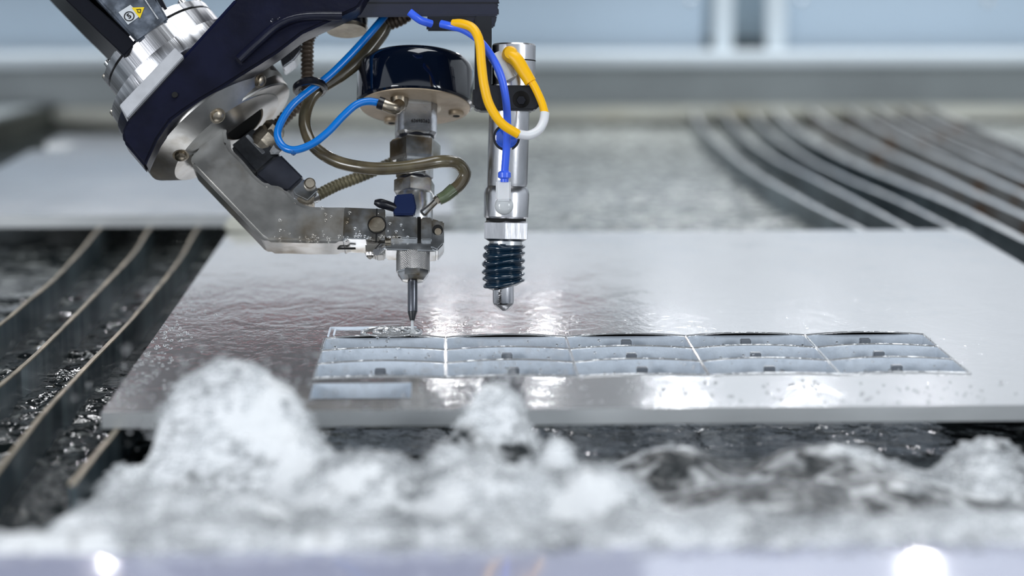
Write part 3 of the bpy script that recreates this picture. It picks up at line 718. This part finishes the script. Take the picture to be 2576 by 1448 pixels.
# ================================================================== TOOL ARM
ta = Thing('tool_arm', 'bent satin steel tool arm reaching from the wrist to the cutting head', 'machine arm', H.p(760, 580))
CF = wc(604, 309)
ta.part('mounting_flange', along(CF - AW * (28 * PX), AW, [(0, 152 * PX), (32 * PX, 152 * PX), (36 * PX, 149 * PX)], 64), SATIN)
outl = [(478, 412), (482, 384), (508, 348), (534, 320), (558, 302), (570, 316), (568, 333), (572, 356), (583, 375), (611, 403), (639, 437), (656, 452), (672, 462), (698, 465), (717, 473), (728, 484), (745, 504), (767, 514), (790, 518), (823, 519), (860, 519), (969, 524),
        (969, 602), (871, 599), (854, 609), (776, 609), (712, 607), (672, 607), (655, 597)]
ta.part('arm_body', ppx(H, outl, -.0195, .019, .0045), SATIN)
ta.part('arm_end_plate', ppx(H, [(866, 521), (969, 525), (969, 603), (871, 600), (862, 606)], -.0205, .0205, .0006), STEEL)
# dark inner mouth of the flange and the shield lip
cfb = CF + AW * (8.4 * PX); dr = ray(614, 312); bc = CAM + dr * ((cfb - CAM).dot(AW) / dr.dot(AW))
fb = ta.part('flange_bore', along(bc - NW * .006, (AW - NW * .26), [(0, 57 * PX), (.0012, 57 * PX)], 48), BROWNED, label='brown stained rim of the bore')
ta.part('bore_hollow', along(bc - NW * .006, (AW - NW * .26), [(.0010, 52 * PX), (.0014, 52 * PX)], 48), HOLE, fb)
sc_ = H.p(948, 565, -.0208)
hm = ta.part('pivot_screw', along(sc_, -NW, [(0, 20 * PX), (.0006, 20 * PX), (.0012, 18 * PX)], 32), BROWNED, label='stained round pivot screw')
ta.part('screw_ring', tube([sc_ + (X * math.cos(t) + H.z * math.sin(t)) * 21.5 * PX for t in np.linspace(0, 2 * PI, 40)], .0005, 6, .001), HOLE)
ta.part('clamp_slit', ppx(H, [(946, 524), (950, 524), (950, 545), (946, 545)], -.0209, -.018), HOLE)
ta.part('clamp_slit', ppx(H, [(945, 586), (949, 586), (948, 606), (944, 606)], -.0209, -.018), HOLE)
ta.part('underside_slot', box(H.p(836, 607.5, -.019) + H.y * .019 - H.z * .0002, X, H.y, H.z, 108 * PX, .0042, .0006), HOLE)
ta.part('lower_lug', ppx(H, [(919, 612), (968, 612), (968, 640), (946, 641), (938, 634), (919, 634)], -.014, .004, .001), SATIN)
ta.part('lug_screw', lathe([H.p(946, 634, -.017), H.p(960, 622, -.012)], [.0028, .0034], 16), BRIGHT)
ta.part('water_drop', lathe([H.p(931, 636, -.012), H.p(931, 641, -.012), H.p(931, 648, -.012), H.p(931, 652, -.012)], [.0040, .0034, .002, .0004], 16), DROP, label='hanging water drop')
# clamp round the cutting head
cl = Thing('head_clamp', 'split steel clamp block holding the cutting head', 'clamp', H.p(1043, 575))
cl.part('clamp_back', ppx(H, [(969, 548), (1117, 556), (1117, 612), (1098, 632), (969, 628)], -.013, .018, .001), STEEL)
cl.part('front_jaw', ppx(H, [(969, 543), (1050, 545), (1050, 600), (969, 597)], -.0205, -.012, .0008), STEEL)
cl.part('right_jaw', ppx(H, [(1059, 546), (1086, 546), (1086, 603), (1059, 603)], -.0190, -.012, .0008), STEEL)
cj = cl.part('jaw_ear', ppx(H, [(1084, 548), (1101, 553), (1117, 563), (1117, 612), (1100, 630), (1084, 622)], -.016, .008, .0012), STEEL)
cl.part('ear_bore', lathe([H.p(1101, 578, -.0163), H.p(1101, 578, -.0172)], [.0040, .0040], 24), HOLE, cj)
cl.part('ear_screw', lathe([H.p(1102, 582, -.0165), H.p(1102, 582, -.0180)], [.0028, .0026], 16), BROWNED, cj)
cl.part('jaw_gap', ppx(H, [(1050, 545), (1059, 545), (1059, 610), (1050, 610)], -.0145, -.0120), HOLE)
cl.part('set_screw', lathe([H.p(969, 608, -.014), H.p(983, 608, -.014)], [.0028, .0028], 16), BROWNED)

# ================================================================== CUTTING HEAD
ch = Thing('cutting_head', 'upright waterjet cutting head with dark domed cap and slim nozzle', 'cutting head', H.p(1038, 700))
ch.part('nozzle_tube', lpx(H, [(1038, 692, 12.4), (1038, 783, 12.4), (1037.5, 784, 12)], seg=32), CARBIDE, label='slim dark carbide tube')
ch.part('nozzle_tip', lpx(H, [(1037.5, 782, 12), (1037, 786, 11.2), (1037, 804, 6.5), (1037, 806, 5.5)], seg=32), mat('black_nozzle_tip', (.012, .013, .016), .35), label='black tapered tip')
def kn(th, i, r):
    return r * (1 + .012 * (math.sin(th * 44 + i * 1.05) + math.sin(th * 44 - i * 1.05)))
nprof = [(1039 , 623 + i * .95, 41.5) for i in range(65)]
ch.part('knurled_nut', lpx(H, nprof, seg=300, rfun=kn), KNURL, label='knurled collet nut')
ch.part('nut_chamfer', lpx(H, [(1039, 684, 42), (1039, 690, 41), (1038.5, 706, 28), (1038.5, 707, 24)], seg=8, rot=PI / 8), STEEL)
ch.part('nut_flat', ppx(H, [(1018, 672), (1056, 672), (1056, 690), (1018, 690)], -.0124, -.010, .0004), STEEL)
ch.part('neck_ring', lpx(H, [(1040, 606, 34), (1040, 612, 37), (1040, 618, 37), (1039, 624, 32)]), BROWNED)
ch.part('head_body', lpx(H, [(1043, 485, 44), (1043, 495, 46), (1043, 560, 46), (1042, 610, 34)]), STEEL)
def hexr(name, prof, rot, m=STEEL, seg=6, lab=None):
    pts = [H.p(u, v) for u, v, r in prof]
    return ch.part(name, lathe(pts, [mm(p, q[2]) for p, q in zip(pts, prof)], seg, rot), m, sharp=20, label=lab)
hexr('lower_hex_nut', [(1042, 492, 44), (1042, 487, 54), (1042.5, 459, 54), (1043, 454, 47)], .35)
ch.part('dark_seal', lpx(H, [(1043, 458, 42), (1043, 449, 42)]), BLACK)
hexr('middle_hex_nut', [(1043, 451, 42), (1043, 446, 47), (1043.5, 404, 47), (1043.5, 400, 42)], .1)
hexr('collar_nut', [(1044, 408, 58), (1044, 402, 64), (1045, 362, 65), (1045, 355, 58), (1045, 353, 54)], .18)
ch.part('dark_seal', lpx(H, [(1045, 356, 47), (1046, 338, 47)]), BLACK)
# square fitting with cut corners under the cap
def sq(th, i, r):
    c = math.cos(((th - .10 + PI / 4) % (PI / 2)) - PI / 4); return min(r / c, r * 1.22)
pts = [H.p(1046, 348), H.p(1046, 342), H.p(1047, 272), H.p(1047, 268)]
sqb = ch.part('square_fitting', lathe(pts, [mm(p, q) for p, q in zip(pts, (44, 50, 50, 46))], 64, 0, rfun=sq), BRIGHT, sharp=20, label='bright square fitting with a stamped number')
tp = H.p(1058, 304, -mm(pts[0], 51) - .0003); nrm = None
ch.part('stamped_number', text_mesh('63695262', .0036, tp, (X + H.y * .10), H.z, .0003, .00005), INK, sqb)
cap_prof = [(1044, 268, 140), (1044, 264, 145.5), (1044, 258, 147), (1046, 190, 147), (1046, 178, 146), (1046, 168, 141), (1047, 160, 132), (1047, 156, 118), (1047, 155, 90)]
cap = ch.part('valve_cap', lpx(H, cap_prof, seg=96), CAPM, label='glossy black-navy domed cap')
CU = H.p(1044, 268)
hz = (H.p(1047, 155) - H.p(1044, 268)).normalized()
und = ch.part('cap_underside', along(CU - hz * .0012, hz, [(0, 132 * PX * 1.01), (.0004, 139 * PX), (.004, 141 * PX)], 80), TAN, label='tan stained underside plate')
ch.part('bore_recess', along(CU - hz * .0014, hz, [(0, 62 * PX), (.0002, 66 * PX)], 48), BROWNED, und)
def under(u, v): 
    d = ray(u, v); q = CU - hz * .0012; return CAM + d * ((q - CAM).dot(hz) / d.dot(hz))
for u, v in ((1148, 284), (985, 302)):
    p = under(u, v); bs = ch.part('screw_boss', along(p + hz * .001, -hz, [(0, .0062), (.003, .0058), (.0036, .005)], 28), TAN, und)
    ch.part('boss_hole', along(p - hz * .0025, -hz, [(0, .0026), (.0002, .0026)], 18), HOLE, bs) if False else None
    bs2 = along(p - hz * .0024, -hz, [(0, .003), (.0004, .0026)], 18)
    ch.part('boss_screw', bs2, HOLE, und)
# elbow fitting with collar
pe = under(1005, 248)
ch.part('elbow_base', along(pe + hz * .002, -hz, [(0, .0072), (.006, .0068), (.0095, .0055)], 28), BROWNED)
ch.part('elbow_fitting', tube(spline([H.p(1005, 262, -.030), H.p(997, 272, -.034), H.p(983, 270, -.036), H.p(962, 261, -.036)]), .0046, 16), BROWNED)
ch.part('push_collar', lathe([H.p(966, 263, -.036), H.p(952, 258, -.036)], [.0048, .0048], 20), BLACK)
# abrasive inlet
inl = ch.part('abrasive_inlet', lathe([H.p(1066, 535, -.012), H.p(1080, 522, -.014), H.p(1108, 494, -.016)], [.0032, .0026, .0024], 20), STEEL, label='slanted steel inlet stub')
ch.part('inlet_nut', lathe([H.p(1096, 506, -.0155), H.p(1103, 499, -.016)], [.0032, .0032], 6), BROWNED, inl)
# navy lever block
ch.part('lever_block', ppx(H, [(994, 489), (1040, 485), (1048, 520), (1043, 540), (990, 540), (988, 520)], -.019, -.004, .001), mat('navy_plastic', (.008, .018, .07), .3), label='navy plastic lever block')
ch.part('lever', tube(spline([H.p(942, 508, -.020), H.p(960, 512, -.020), H.p(980, 518, -.018), H.p(994, 523, -.016)]), .0036, 16, rf=lambda i, n, q: q * (1.12 - .25 * i / n) * (math.sqrt(min(1, (i + .6) / 3)))), BLACK, label='rounded black lever')

# beads of water on the arm and clamp
rs = np.random.RandomState(21); bm = bmesh.new()
for i in range(90):
    u = rs.uniform(690, 1045); v = (598 if i % 3 else rs.uniform(530, 600)) + rs.normal(0, 4)
    if u > 969: v = min(v, 596)
    bmesh.ops.create_icosphere(bm, subdivisions=2, radius=rs.uniform(.0004, .0011), matrix=Matrix.Translation(H.p(u, v, -.0207 if u > 866 else -.0197)))
ta.part('water_bead', bm, DROP, kind='stuff', label='small water beads clinging to the arm')
# jet
solo('water_jet', lathe([H.p(1037, 804), H.p(1037.3, 822), H.p(1038, 842)], [.0010, .0011, .0016], 12), JETM, 'thin white water jet from the nozzle tip down to the plate', 'water jet', base=H.p(1038, 838))
b = along(H.p(1037, 838), Z, [(0, .006), (.0012, .0035), (.003, .0014)], 24, rfun=lambda th, i, r: r * (1 + .25 * math.sin(th * 5)))
solo('splash_crown', b, JETM, 'small white splash where the jet meets the plate', 'splash', base=H.p(1037, 838))

# ================================================================== SWIVEL BLOCK AND HOSES
sw = Thing('swivel_joint', 'dark square swivel joint lying along the bent tool arm', 'swivel joint', H.p(680, 410))
sw.part('upper_block', ppx(H, [(579, 366), (640, 318), (706, 384), (645, 438)], .000, .028, .002), DARKBLK)
sw.part('highlight_strip', ppx(H, [(617, 342), (624, 337), (668, 382), (660, 388)], -.0006, .002, .0004), BRIGHT)  # bright strip stands in for the highlight on the dark block
sw.part('lower_block', ppx(H, [(641, 438), (704, 386), (764, 446), (726, 480), (690, 478)], -.002, .026, .0015), mat('dark_swivel_cover', (.035, .038, .05), .28, .2, var=.4))
sw.part('inlet_hex_nut', lathe([H.p(645, 330, .008), H.p(660, 360, .008), H.p(678, 372, .008)], [.0098, .0105, .008], 6, .3, axis=(H.p(640, 375, .008) - H.p(690, 320, .008))), BROWNED, sharp=20) if False else None
sw.part('inlet_hex_nut', lathe([H.p(648, 372, .006), H.p(658, 361, .006), H.p(676, 341, .006), H.p(684, 332, .006)], [.0085, .0105, .0105, .0085], 6, .3), BROWNED, sharp=20)
sw.part('conduit_nut', lathe([H.p(676, 341, .006), H.p(692, 323, .006), H.p(700, 314, .006)], [.0088, .0092, .0065], 6, .1), BROWNED, sharp=20)
sw.part('faceted_screw', lathe([H.p(688, 372, .0), H.p(692, 380, .0), H.p(706, 384, .0)], [.0058, .0062, .0026], 6), BRIGHT, sharp=20)
sw.part('end_block', ppx(H, [(735, 478), (765, 448), (797, 468), (798, 482), (774, 505), (742, 490)], -.006, .014, .001), STEEL)
sw.part('end_screw', along(H.p(779, 462, -.0065), -NW + AW * .2, [(0, 15 * PX), (.003, 14 * PX), (.004, 11 * PX)], 20), BROWNED)
sw.part('end_bracket', ppx(H, [(745, 495), (792, 482), (788, 512), (770, 514), (748, 506)], -.002, .012, .001), BROWNED)
sw.part('spring_ferrule', lathe([H.p(776, 500, .004), H.p(794, 490, .006)], [.0042, .0058], 16), STEEL)

def hose(name, pts, rpx, m, label, cat='hose', group=None, fr=H, step=.002, rf=None, y0=None):
    c = path(fr, pts)
    return solo(name, tube(c, mm(c[0], rpx), 20, step, rf), m, label, cat, group, base=c[len(c) // 2])
def chose(name, pts, rpx, m, label, group=None, **kw):
    c = path(H, pts); return solo(name, corrugated(H, pts, rpx, **kw), m, label, 'conduit', group, base=c[len(c) // 2], sharp=60)
G2 = 'corrugated conduits on the arm'
chose('corrugated_conduit', [(880, 45, .0), (835, 58, .0), (795, 74, .0), (776, 100, .002), (773, 150, .004), (773, 205, .006), (766, 240, .008), (745, 268, .010), (720, 292, .010), (693, 322, .008)], 16.5, CORR, 'brown corrugated conduit running down from the arm to the swivel joint', G2)
chose('corrugated_conduit', [(1045, 18, -.006), (1020, 40, -.006), (998, 52, -.008), (970, 62, -.010)], 18, CORR, 'short corrugated sleeve at the top of the smooth brown hose', G2)
chose('corrugated_conduit', [(790, 496, .008), (815, 482, .012), (850, 465, .018), (890, 450, .024), (930, 434, .030), (975, 414, .036), (1010, 398, .040)], 15.5, SPRINGM, 'olive corrugated conduit slanting from the swivel joint behind the cutting head', G2)
ah = Thing('abrasive_hose', 'smooth brown rubber hose looping round the front of the cutting head', 'hose', H.p(850, 400))
hp_ = path(H, [(968, 64, -.010), (955, 90, -.010), (915, 140, -.012), (858, 190, -.014), (800, 228, -.016), (772, 270, -.018), (768, 320, -.020), (792, 370, -.024), (850, 407, -.030), (930, 423, -.036), (1000, 422, -.038), (1060, 414, -.038), (1110, 406, -.034), (1150, 410, -.024), (1170, 435, -.018), (1158, 462, -.016), (1138, 480, -.016)])
ah.part('hose_body', tube(hp_, 15.5 * PX, 22, .0022, rf=lambda i, n, q: q * (1.22 - .22 * min(1, i / (n * .22))) ), HOSEB)
ah.part('clear_sleeve', tube([H.p(1142, 476, -.016), H.p(1120, 494, -.016), H.p(1104, 502, -.016)], .0050, 20, rf=lambda i, n, q: q * (1.05 - .2 * i / n)), CLEARH, label='green tinted clear end sleeve')
hose('air_tube', [(985, 20, -.020), (968, 40, -.022), (930, 85, -.026), (880, 140, -.028), (825, 193, -.030), (775, 230, -.032), (735, 265, -.034), (708, 305, -.036), (698, 340, -.038), (712, 368, -.040), (742, 377, -.042), (785, 362, -.042), (825, 332, -.042), (862, 293, -.042), (895, 264, -.041), (925, 255, -.039), (956, 259, -.036)], 9.5, BLUET, 'sky blue air tube looping to the elbow under the domed cap', 'tube')
solo('cable_tie', tube([H.p(780, 222, -.024) + (AW * .55 + LW * .85).normalized() * (34 * PX * math.cos(t)) * 1.0 + (NW) * (.017 * math.sin(t)) + (LW * -.0 + AW * 0) for t in np.linspace(0, 2 * PI, 30)], .0030, 8, .002), BLACK, 'black tie binding the blue tube to the brown hose', 'cable tie', base=H.p(780, 222, -.024))
solo('water_drop', lathe([H.p(737, 377, -.042), H.p(738, 382, -.042), H.p(739, 388, -.042), H.p(739, 391, -.042)], [.0026, .0026, .0018, .0004], 14), DROP, 'water drop hanging from the blue air tube', 'water drop', base=H.p(738, 385, -.042))

# ================================================================== HEIGHT SENSOR
sn = Thing('height_sensor', 'upright steel height sensor with dark blue rubber bellows beside the nozzle', 'sensor', S.p(1268, 720))
def s_l(name, prof, m, seg=48, rot=0, lab=None, sharp=30, **kw):
    return sn.part(name, lpx(S, prof, seg=seg, rot=rot, **kw), m, label=lab, sharp=sharp)
CHROME = mat('sensor_steel', (0.52, 0.52, 0.54), 0.27, 1.0, var=.15, var_scale=50, stretch=(1, 1, .3), bump=.0001, bump_scale=300)
s_l('upper_cylinder', [(1292, 220, 54), (1293, 122, 55), (1293, 115, 55), (1293, 111, 52)], CHROME)
s_l('upper_ring', [(1292, 155, 55.6), (1292, 152, 55.6)], HOLE)
mid = s_l('middle_cylinder', [(1275, 468, 50), (1276, 460, 51), (1281, 285, 51), (1283, 215, 51)], CHROME)
s_l('groove', [(1274.5, 473, 48), (1275, 464, 48)], HOLE)
s_l('lower_collar', [(1273, 549, 52), (1273, 545, 56), (1274.5, 487, 57), (1275, 476, 54), (1275, 468, 49)], CHROME)
s_l('dark_gap', [(1273, 560, 50), (1273, 545, 50)], HOLE)
pts = [(1273, 606, 50), (1273, 600, 62), (1273.5, 560, 62), (1274, 555, 54)]
s_l('hex_nut', pts, CHROME, seg=6, rot=PI / 6 - .07, sharp=20)
s_l('thread_neck', [(1272, 616, 42), (1272, 604, 42)], STEEL)
# bellows, leaning and twisted
P = []; R_ = []
for i in range(101):
    t = i / 100; v = 613 + 110 * t; u = 1270 - 3 * math.sin(t * 3) - 1 * t; r = 47 + 4.6 * (abs(math.sin(PI * 6 * t)) * 2 - 1) + 3 * math.sin(PI * t)
    if t < .03: r = 42
    if t > .95: r = 47 - 14 * (t - .95) / .05
    P.append(S.p(u, v)); R_.append(mm(P[-1], r))
bax = (P[0] - P[-1])
bmx = bmesh.new(); a_, b_ = basis(bax); rings = []
for i, (p, r) in enumerate(zip(P, R_)):
    t = i / 100; lean = .16 * t
    rings.append([bmx.verts.new(p + (X * math.cos(th) + b_ * 0 + S.y * math.sin(th)) * r + S.z * (math.cos(th) * r * lean + .0006 * math.sin(th * 2 + t * 9))) for th in np.linspace(0, 2 * PI, 64, endpoint=False)])
for r0, r1 in zip(rings, rings[1:]):
    for k in range(64): bmx.faces.new((r0[k], r0[(k + 1) % 64], r1[(k + 1) % 64], r1[k]))
bmx.faces.new(rings[0]); bmx.faces.new(rings[-1])
sn.part('bellows', bmx, BELLOW, label='wet dark blue ribbed rubber bellows', sharp=60)
tipo = s_l('sensor_tip', [(1268, 781, 6), (1268, 775, 15), (1267, 766, 24), (1266.5, 760, 26.5), (1266, 715, 26.5)], CHROME, lab='short steel tip')
tpos = S.p(1256, 748, -mm(S.o, 27) - .0004)
sn.part('lettering', text_mesh('TAIWAN', .0029, tpos, -S.z, X + S.y * -.30, .0009, .00004), INK, tipo, label='small black lettering TAIWAN read downwards')
# window button
pb = S.p(1274, 346, -mm(S.o, 46))
bz = sn.part('window_bezel', along(pb, -S.y, [(0, 33 * PX), (mm(S.o, 4), 33 * PX), (mm(S.o, 4.2), 29 * PX)], 40), BLACK)
sn.part('blue_window', along(pb, -S.y, [(mm(S.o, 3), 28 * PX), (mm(S.o, 7), 27 * PX), (mm(S.o, 9), 22 * PX)], 40), BLUEBTN, bz, label='round blue window')
# white fittings
sn.part('white_socket', box(S.p(1266, 479, -mm(S.o, 60)), X, S.y, S.z, 36 * PX, .010, 50 * PX, .0012), WHITEP)
sn.part('white_dome', along(S.p(1268, 517, -mm(S.o, 52)), -S.y, [(0, 23 * PX), (.002, 22 * PX), (.004, 17 * PX), (.005, 9 * PX)], 32), CLEARP)
sn.part('clear_fitting', along(S.p(1272, 178, -mm(S.o, 52)), (-S.y - X * .2), [(-.003, 30 * PX), (.002, 28 * PX), (.006, 24 * PX), (.008, 16 * PX)], 28), CLEARP)
sn.part('clear_elbow', tube(spline([S.p(1245, 140, -.018), S.p(1262, 165, -.02), S.p(1280, 200, -.02)]), .0058, 16), CLEARP)
for k in range(5):
    sn.part('side_mark', ppx(S, [(1326 - k * .8, 250 + k * 26 + 40), (1328 - k * .8, 250 + k * 26 + 40), (1327.5 - k * .8, 262 + k * 26 + 40), (1325.5 - k * .8, 262 + k * 26 + 40)], -.0045, -.003), INK)
br = Thing('sensor_bracket', 'black bracket and ring clamp holding the height sensor', 'bracket', S.p(1215, 200))
br.part('upright', ppx(S, [(1195, 40), (1237, 40), (1237, 225), (1195, 225)], -.012, .012, .001), BLACK)
rc = br.part('ring_clamp', ppx(S, [(1190, 220), (1208, 214), (1345, 214), (1362, 222), (1362, 262), (1345, 278), (1205, 278), (1190, 268)], -.018, .016, .0015), BLACK)
br.part('clamp_bore', along(S.p(1311, 250, -.0182), -S.y, [(0, 21 * PX), (.0004, 19 * PX)], 24), HOLE, rc)
br.part('clamp_screw', along(S.p(1311, 252, -.0184), -S.y, [(0, 12 * PX), (.001, 11 * PX)], 6), mat('black_screw', (.02, .02, .025), .15, .8), rc)

hose('signal_cable', [(1110, 60, -.030), (1135, 66, -.034), (1165, 74, -.036), (1200, 97, -.038), (1232, 135, -.040), (1258, 185, -.040), (1271, 240, -.038), (1276, 300, -.032), (1274, 370, -.026), (1269, 438, -.022)], 10, BLUEC, 'royal blue cable running down the front of the height sensor', 'cable', fr=S)
solo('cable_gland', lathe([S.p(1269, 430, -.022), S.p(1269, 434, -.022), S.p(1269, 446, -.022), S.p(1269, 450, -.022), S.p(1269, 458, -.022)], [.0034, .0048, .0048, .0030, .0030], 24), BLUEC, 'royal blue flanged plug in the white socket on the sensor', 'plug', base=S.p(1269, 450, -.022))
hose('signal_cable', [(1030, 30, -.02), (1045, 42, -.02), (1060, 52, -.018), (1085, 60, -.014)], 10, BLUEC, 'short bend of royal blue cable under the navy beam', 'cable', fr=S)
yh = Thing('yellow_hose', 'yellow hose with a white section hanging in a loop by the sensor', 'hose', S.p(1250, 300, -.04))
yh.part('yellow_run', tube(path(S, [(1140, 60, -.034), (1163, 60, -.038), (1190, 72, -.042), (1206, 105, -.046), (1211, 160, -.048), (1218, 215, -.050), (1232, 265, -.050), (1262, 310, -.050), (1304, 338, -.048)]), 11 * PX, 20), YELLOW)
yh.part('white_section', tube(path(S, [(1302, 337, -.048), (1330, 340, -.045), (1354, 328, -.042), (1367, 306, -.038), (1371, 283, -.036)]), 11 * PX, 20), WHITEP, label='white section of the loop')
yh.part('yellow_run', tube(path(S, [(1371, 285, -.036), (1362, 255, -.033), (1346, 220, -.030), (1334, 200, -.028)]), 9.5 * PX, 20), YELLOW)
yh.part('thick_sleeve', tube(path(S, [(1335, 207, -.028), (1318, 180, -.027), (1300, 152, -.026), (1284, 140, -.024)]), 14.5 * PX, 24, rf=lambda i, n, q: q * (1.0 + .25 * (i / n))), YELLOW)
yh.part('sleeve_head', along(S.p(1282, 141, -.016), -S.y + Z * .1, [(0, 19 * PX), (.010, 19 * PX), (.013, 14 * PX)], 28), YELLOW)

# ================================================================== WHITE WATER IN FRONT
ny, nx = 330, 760
yy = np.linspace(1.232, .925, ny); ss = np.linspace(-.36, .47, nx)
Yg = np.repeat(yy[:, None], nx, 1); Xg = np.repeat(ss[None, :], ny, 0)
Z0 = WZ + 0.0 * Xg
foam = np.zeros_like(Xg)
def mound(u, v, yd, su, sy, pw=2.0, fo=1.0, wob=.25):
    global Z0, foam
    p = on_y(u, v, yd); base = WZ; s = mm(p, su)
    n1 = fbm(Xg + u, Yg, 28, 3); 
    dx = (Xg - p.x) / s * (1 + wob * n1); dy = (Yg - yd) / sy
    g = np.exp(-(np.abs(dx) ** pw) - np.abs(dy) ** 2)
    kk = 260.0; A_ = base + (p.z - base) * g; Z0 = np.log(np.exp(kk * (Z0 - base)) + np.exp(kk * (A_ - base)) - 1 + 1e-9) / kk + base; foam = np.maximum(foam, fo * np.clip(g * 2.2, 0, 1))
mound(585, 915, 1.150, 195, .050, 2.8, 1.0, .12)
mound(480, 960, 1.150, 110, .040, 2.6, 1.0, .12)
mound(690, 965, 1.145, 115, .045, 2.6, 1.0, .12)
mound(330, 1180, 1.12, 100, .040, 2.2, .85)
mound(760, 1100, 1.12, 130, .045, 2.2, .95)
mound(1245, 965, 1.195, 95, .024, 3.0, .85, .2)
mound(1180, 1060, 1.18, 70, .03, 2.4, .8)
mound(1400, 1115, 1.10, 85, .030, 2.2, .95)
mound(930, 1150, 1.08, 210, .050, 2.4, 1.0)
mound(1130, 1140, 1.09, 120, .04, 2.2, 1.0)
mound(1250, 1180, 1.05, 260, .05, 2.4, 1.0)
mound(1500, 1180, 1.05, 170, .045, 2.2, 1.0)
mound(1700, 1125, 1.150, 190, .045, 2.2, .30, .1)
mound(2080, 1120, 1.145, 240, .045, 2.2, .32, .1)
mound(1950, 1215, 1.08, 330, .05, 2.2, .40, .1)
mound(2250, 1200, 1.10, 240, .05, 2.2, .45)
mound(2500, 1110, 1.14, 120, .040, 2.6, .75)
mound(500, 1245, 1.02, 340, .05, 2.6, .9)
mound(250, 1290, 1.00, 200, .05, 2.4, .9)
mound(1700, 1285, 1.02, 300, .04, 2.4, .7)
mound(2350, 1300, 1.01, 330, .04, 2.4, .8)
front = 1 / (1 + np.exp((Yg - .992) * 110))
Z0 = np.maximum(Z0, WZ + (.041 + .004 * fbm(Xg, Yg, 14, 2)) * front); foam = np.maximum(foam, front * .95)
amp = .25 + .75 * np.clip(foam, 0, 1) ** 2
Z1 = Z0 + amp * (.0060 * fbm(Xg, Yg, 30, 5, .6) + .0025 * np.abs(fbm(Xg, Yg, 90, 3, .6)))
left_dark = 1 / (1 + np.exp((Xg + .255) * 60))
foam = foam * (1 - .55 * left_dark * (Yg > 1.02)) + .12 * fbm(Xg, Yg, 22, 3)
streak = fbm(Xg * .6 + Yg * .5, Yg * 2.2, 26, 3)
foam = foam + .55 * streak * (foam < .85)
tp_ = np.clip((.958 - Yg) / .026, 0, 1); tp_ = tp_ * tp_ * (3 - 2 * tp_); Z1 = Z1 * (1 - tp_) + (-.0045) * tp_
under = (Yg > 1.2155)
Z1 = np.where(under & (Z1 > -.016) & (Xg > X0 - .005), -.016 - .003 * np.random.RandomState(1).rand(*Z1.shape), Z1)
grid_mesh('white_water', Xg, Yg, Z1, FOAMM, foam, kind='stuff', label='churning white foaming water heaped in front of the cut plate', category='water')

# fuzzy shell of froth over the heaps
rs = np.random.RandomState(5)
pm = fbm(Xg, Yg, 34, 3) + .25
fi = np.argwhere((foam > .62) & (pm > 0) & (Z1 > WZ + .012) & (Yg < 1.212)); sel = fi[rs.randint(0, len(fi), 15000)]
ico = bmesh.new(); bmesh.ops.create_icosphere(ico, subdivisions=1, radius=1.0); ico.verts.ensure_lookup_table()
iv = np.array([v.co[:] for v in ico.verts]); ifc = np.array([[v.index for v in f.verts] for f in ico.faces]); ico.free()
n = len(sel); cen = np.stack([Xg[sel[:, 0], sel[:, 1]], Yg[sel[:, 0], sel[:, 1]], Z1[sel[:, 0], sel[:, 1]]], -1)
cen += np.stack([rs.normal(0, .0015, n), rs.normal(0, .0015, n), np.abs(rs.normal(0, .0015, n))], -1)
rad = rs.uniform(.0006, .0022, n)[:, None, None]; el = np.stack([rs.uniform(.8, 2.2, n), rs.uniform(.8, 1.4, n), rs.uniform(.5, 1.0, n)], -1)[:, None, :]
vv = (cen[:, None, :] + iv[None] * rad * el).reshape(-1, 3); ff = (ifc[None] + (np.arange(n) * len(iv))[:, None, None]).reshape(-1, 3)
me = bpy.data.meshes.new('froth'); me.vertices.add(len(vv)); me.vertices.foreach_set('co', vv.astype(np.float32).ravel())
me.loops.add(ff.size); me.loops.foreach_set('vertex_index', ff.astype(np.int32).ravel()); me.polygons.add(len(ff)); me.polygons.foreach_set('loop_start', np.arange(0, ff.size, 3, dtype=np.int32))
me.update(calc_edges=True); me.polygons.foreach_set('use_smooth', [True] * len(ff))
FROTH = mat('white_froth', (.84, .86, .88), .4, color2=(.42, .44, .46), c2_scale=30, c2_lo=.45, c2_hi=.68); FROTH.node_tree.nodes['Principled BSDF'].inputs['Alpha'].default_value = .34
me.materials.append(FROTH); o = bpy.data.objects.new('froth', me); COL.objects.link(o)
o['kind'] = 'stuff'; o['label'] = 'loose white froth and spray clinging to the foaming heaps'; o['category'] = 'foam'

# spray: drops thrown up from the heap and beads standing on the plate
rs = np.random.RandomState(11)
def drops(name, P, label, m=DROP):
    bm = bmesh.new()
    for p, r, e in P:
        bmesh.ops.create_icosphere(bm, subdivisions=1, radius=r, matrix=Matrix.Translation(p) @ Matrix.Diagonal((1, 1, e, 1)))
    return solo(name, bm, m, label, 'water', kind='stuff', sharp=60)
P = []
for i in range(260):
    u = rs.normal(590, 170); v = rs.normal(1010, 80); yd = rs.uniform(1.10, 1.2)
    if abs(u - 590) < 190 and v > 960: continue
    P.append((on_y(u, v, yd), rs.uniform(.0006, .0017), 1.0))
for i in range(120):
    P.append((on_y(rs.normal(1240, 110), rs.normal(960, 40), rs.uniform(1.17, 1.22)), rs.uniform(.0006, .0014), 1.0))
drops('spray_drops', P, 'loose water drops thrown up around the white water')
P = []
for i in range(420):
    k = i % 7
    if k < 3: u, v = rs.normal(420, 70), rs.uniform(720, 1020); u = 575 - .711 * (v - 585) + abs(rs.normal(0, 50))
    elif k < 5: u, v = rs.uniform(800, 2400), rs.uniform(850, 945)
    else: u, v = rs.uniform(1300, 2576), rs.uniform(955, 1015)
    p = on_z(u, v); P.append((Vector((p.x, p.y, .0002)), rs.uniform(.0006, .0015), .7))
drops('water_beads', P, 'small beads of water standing on the cut plate')
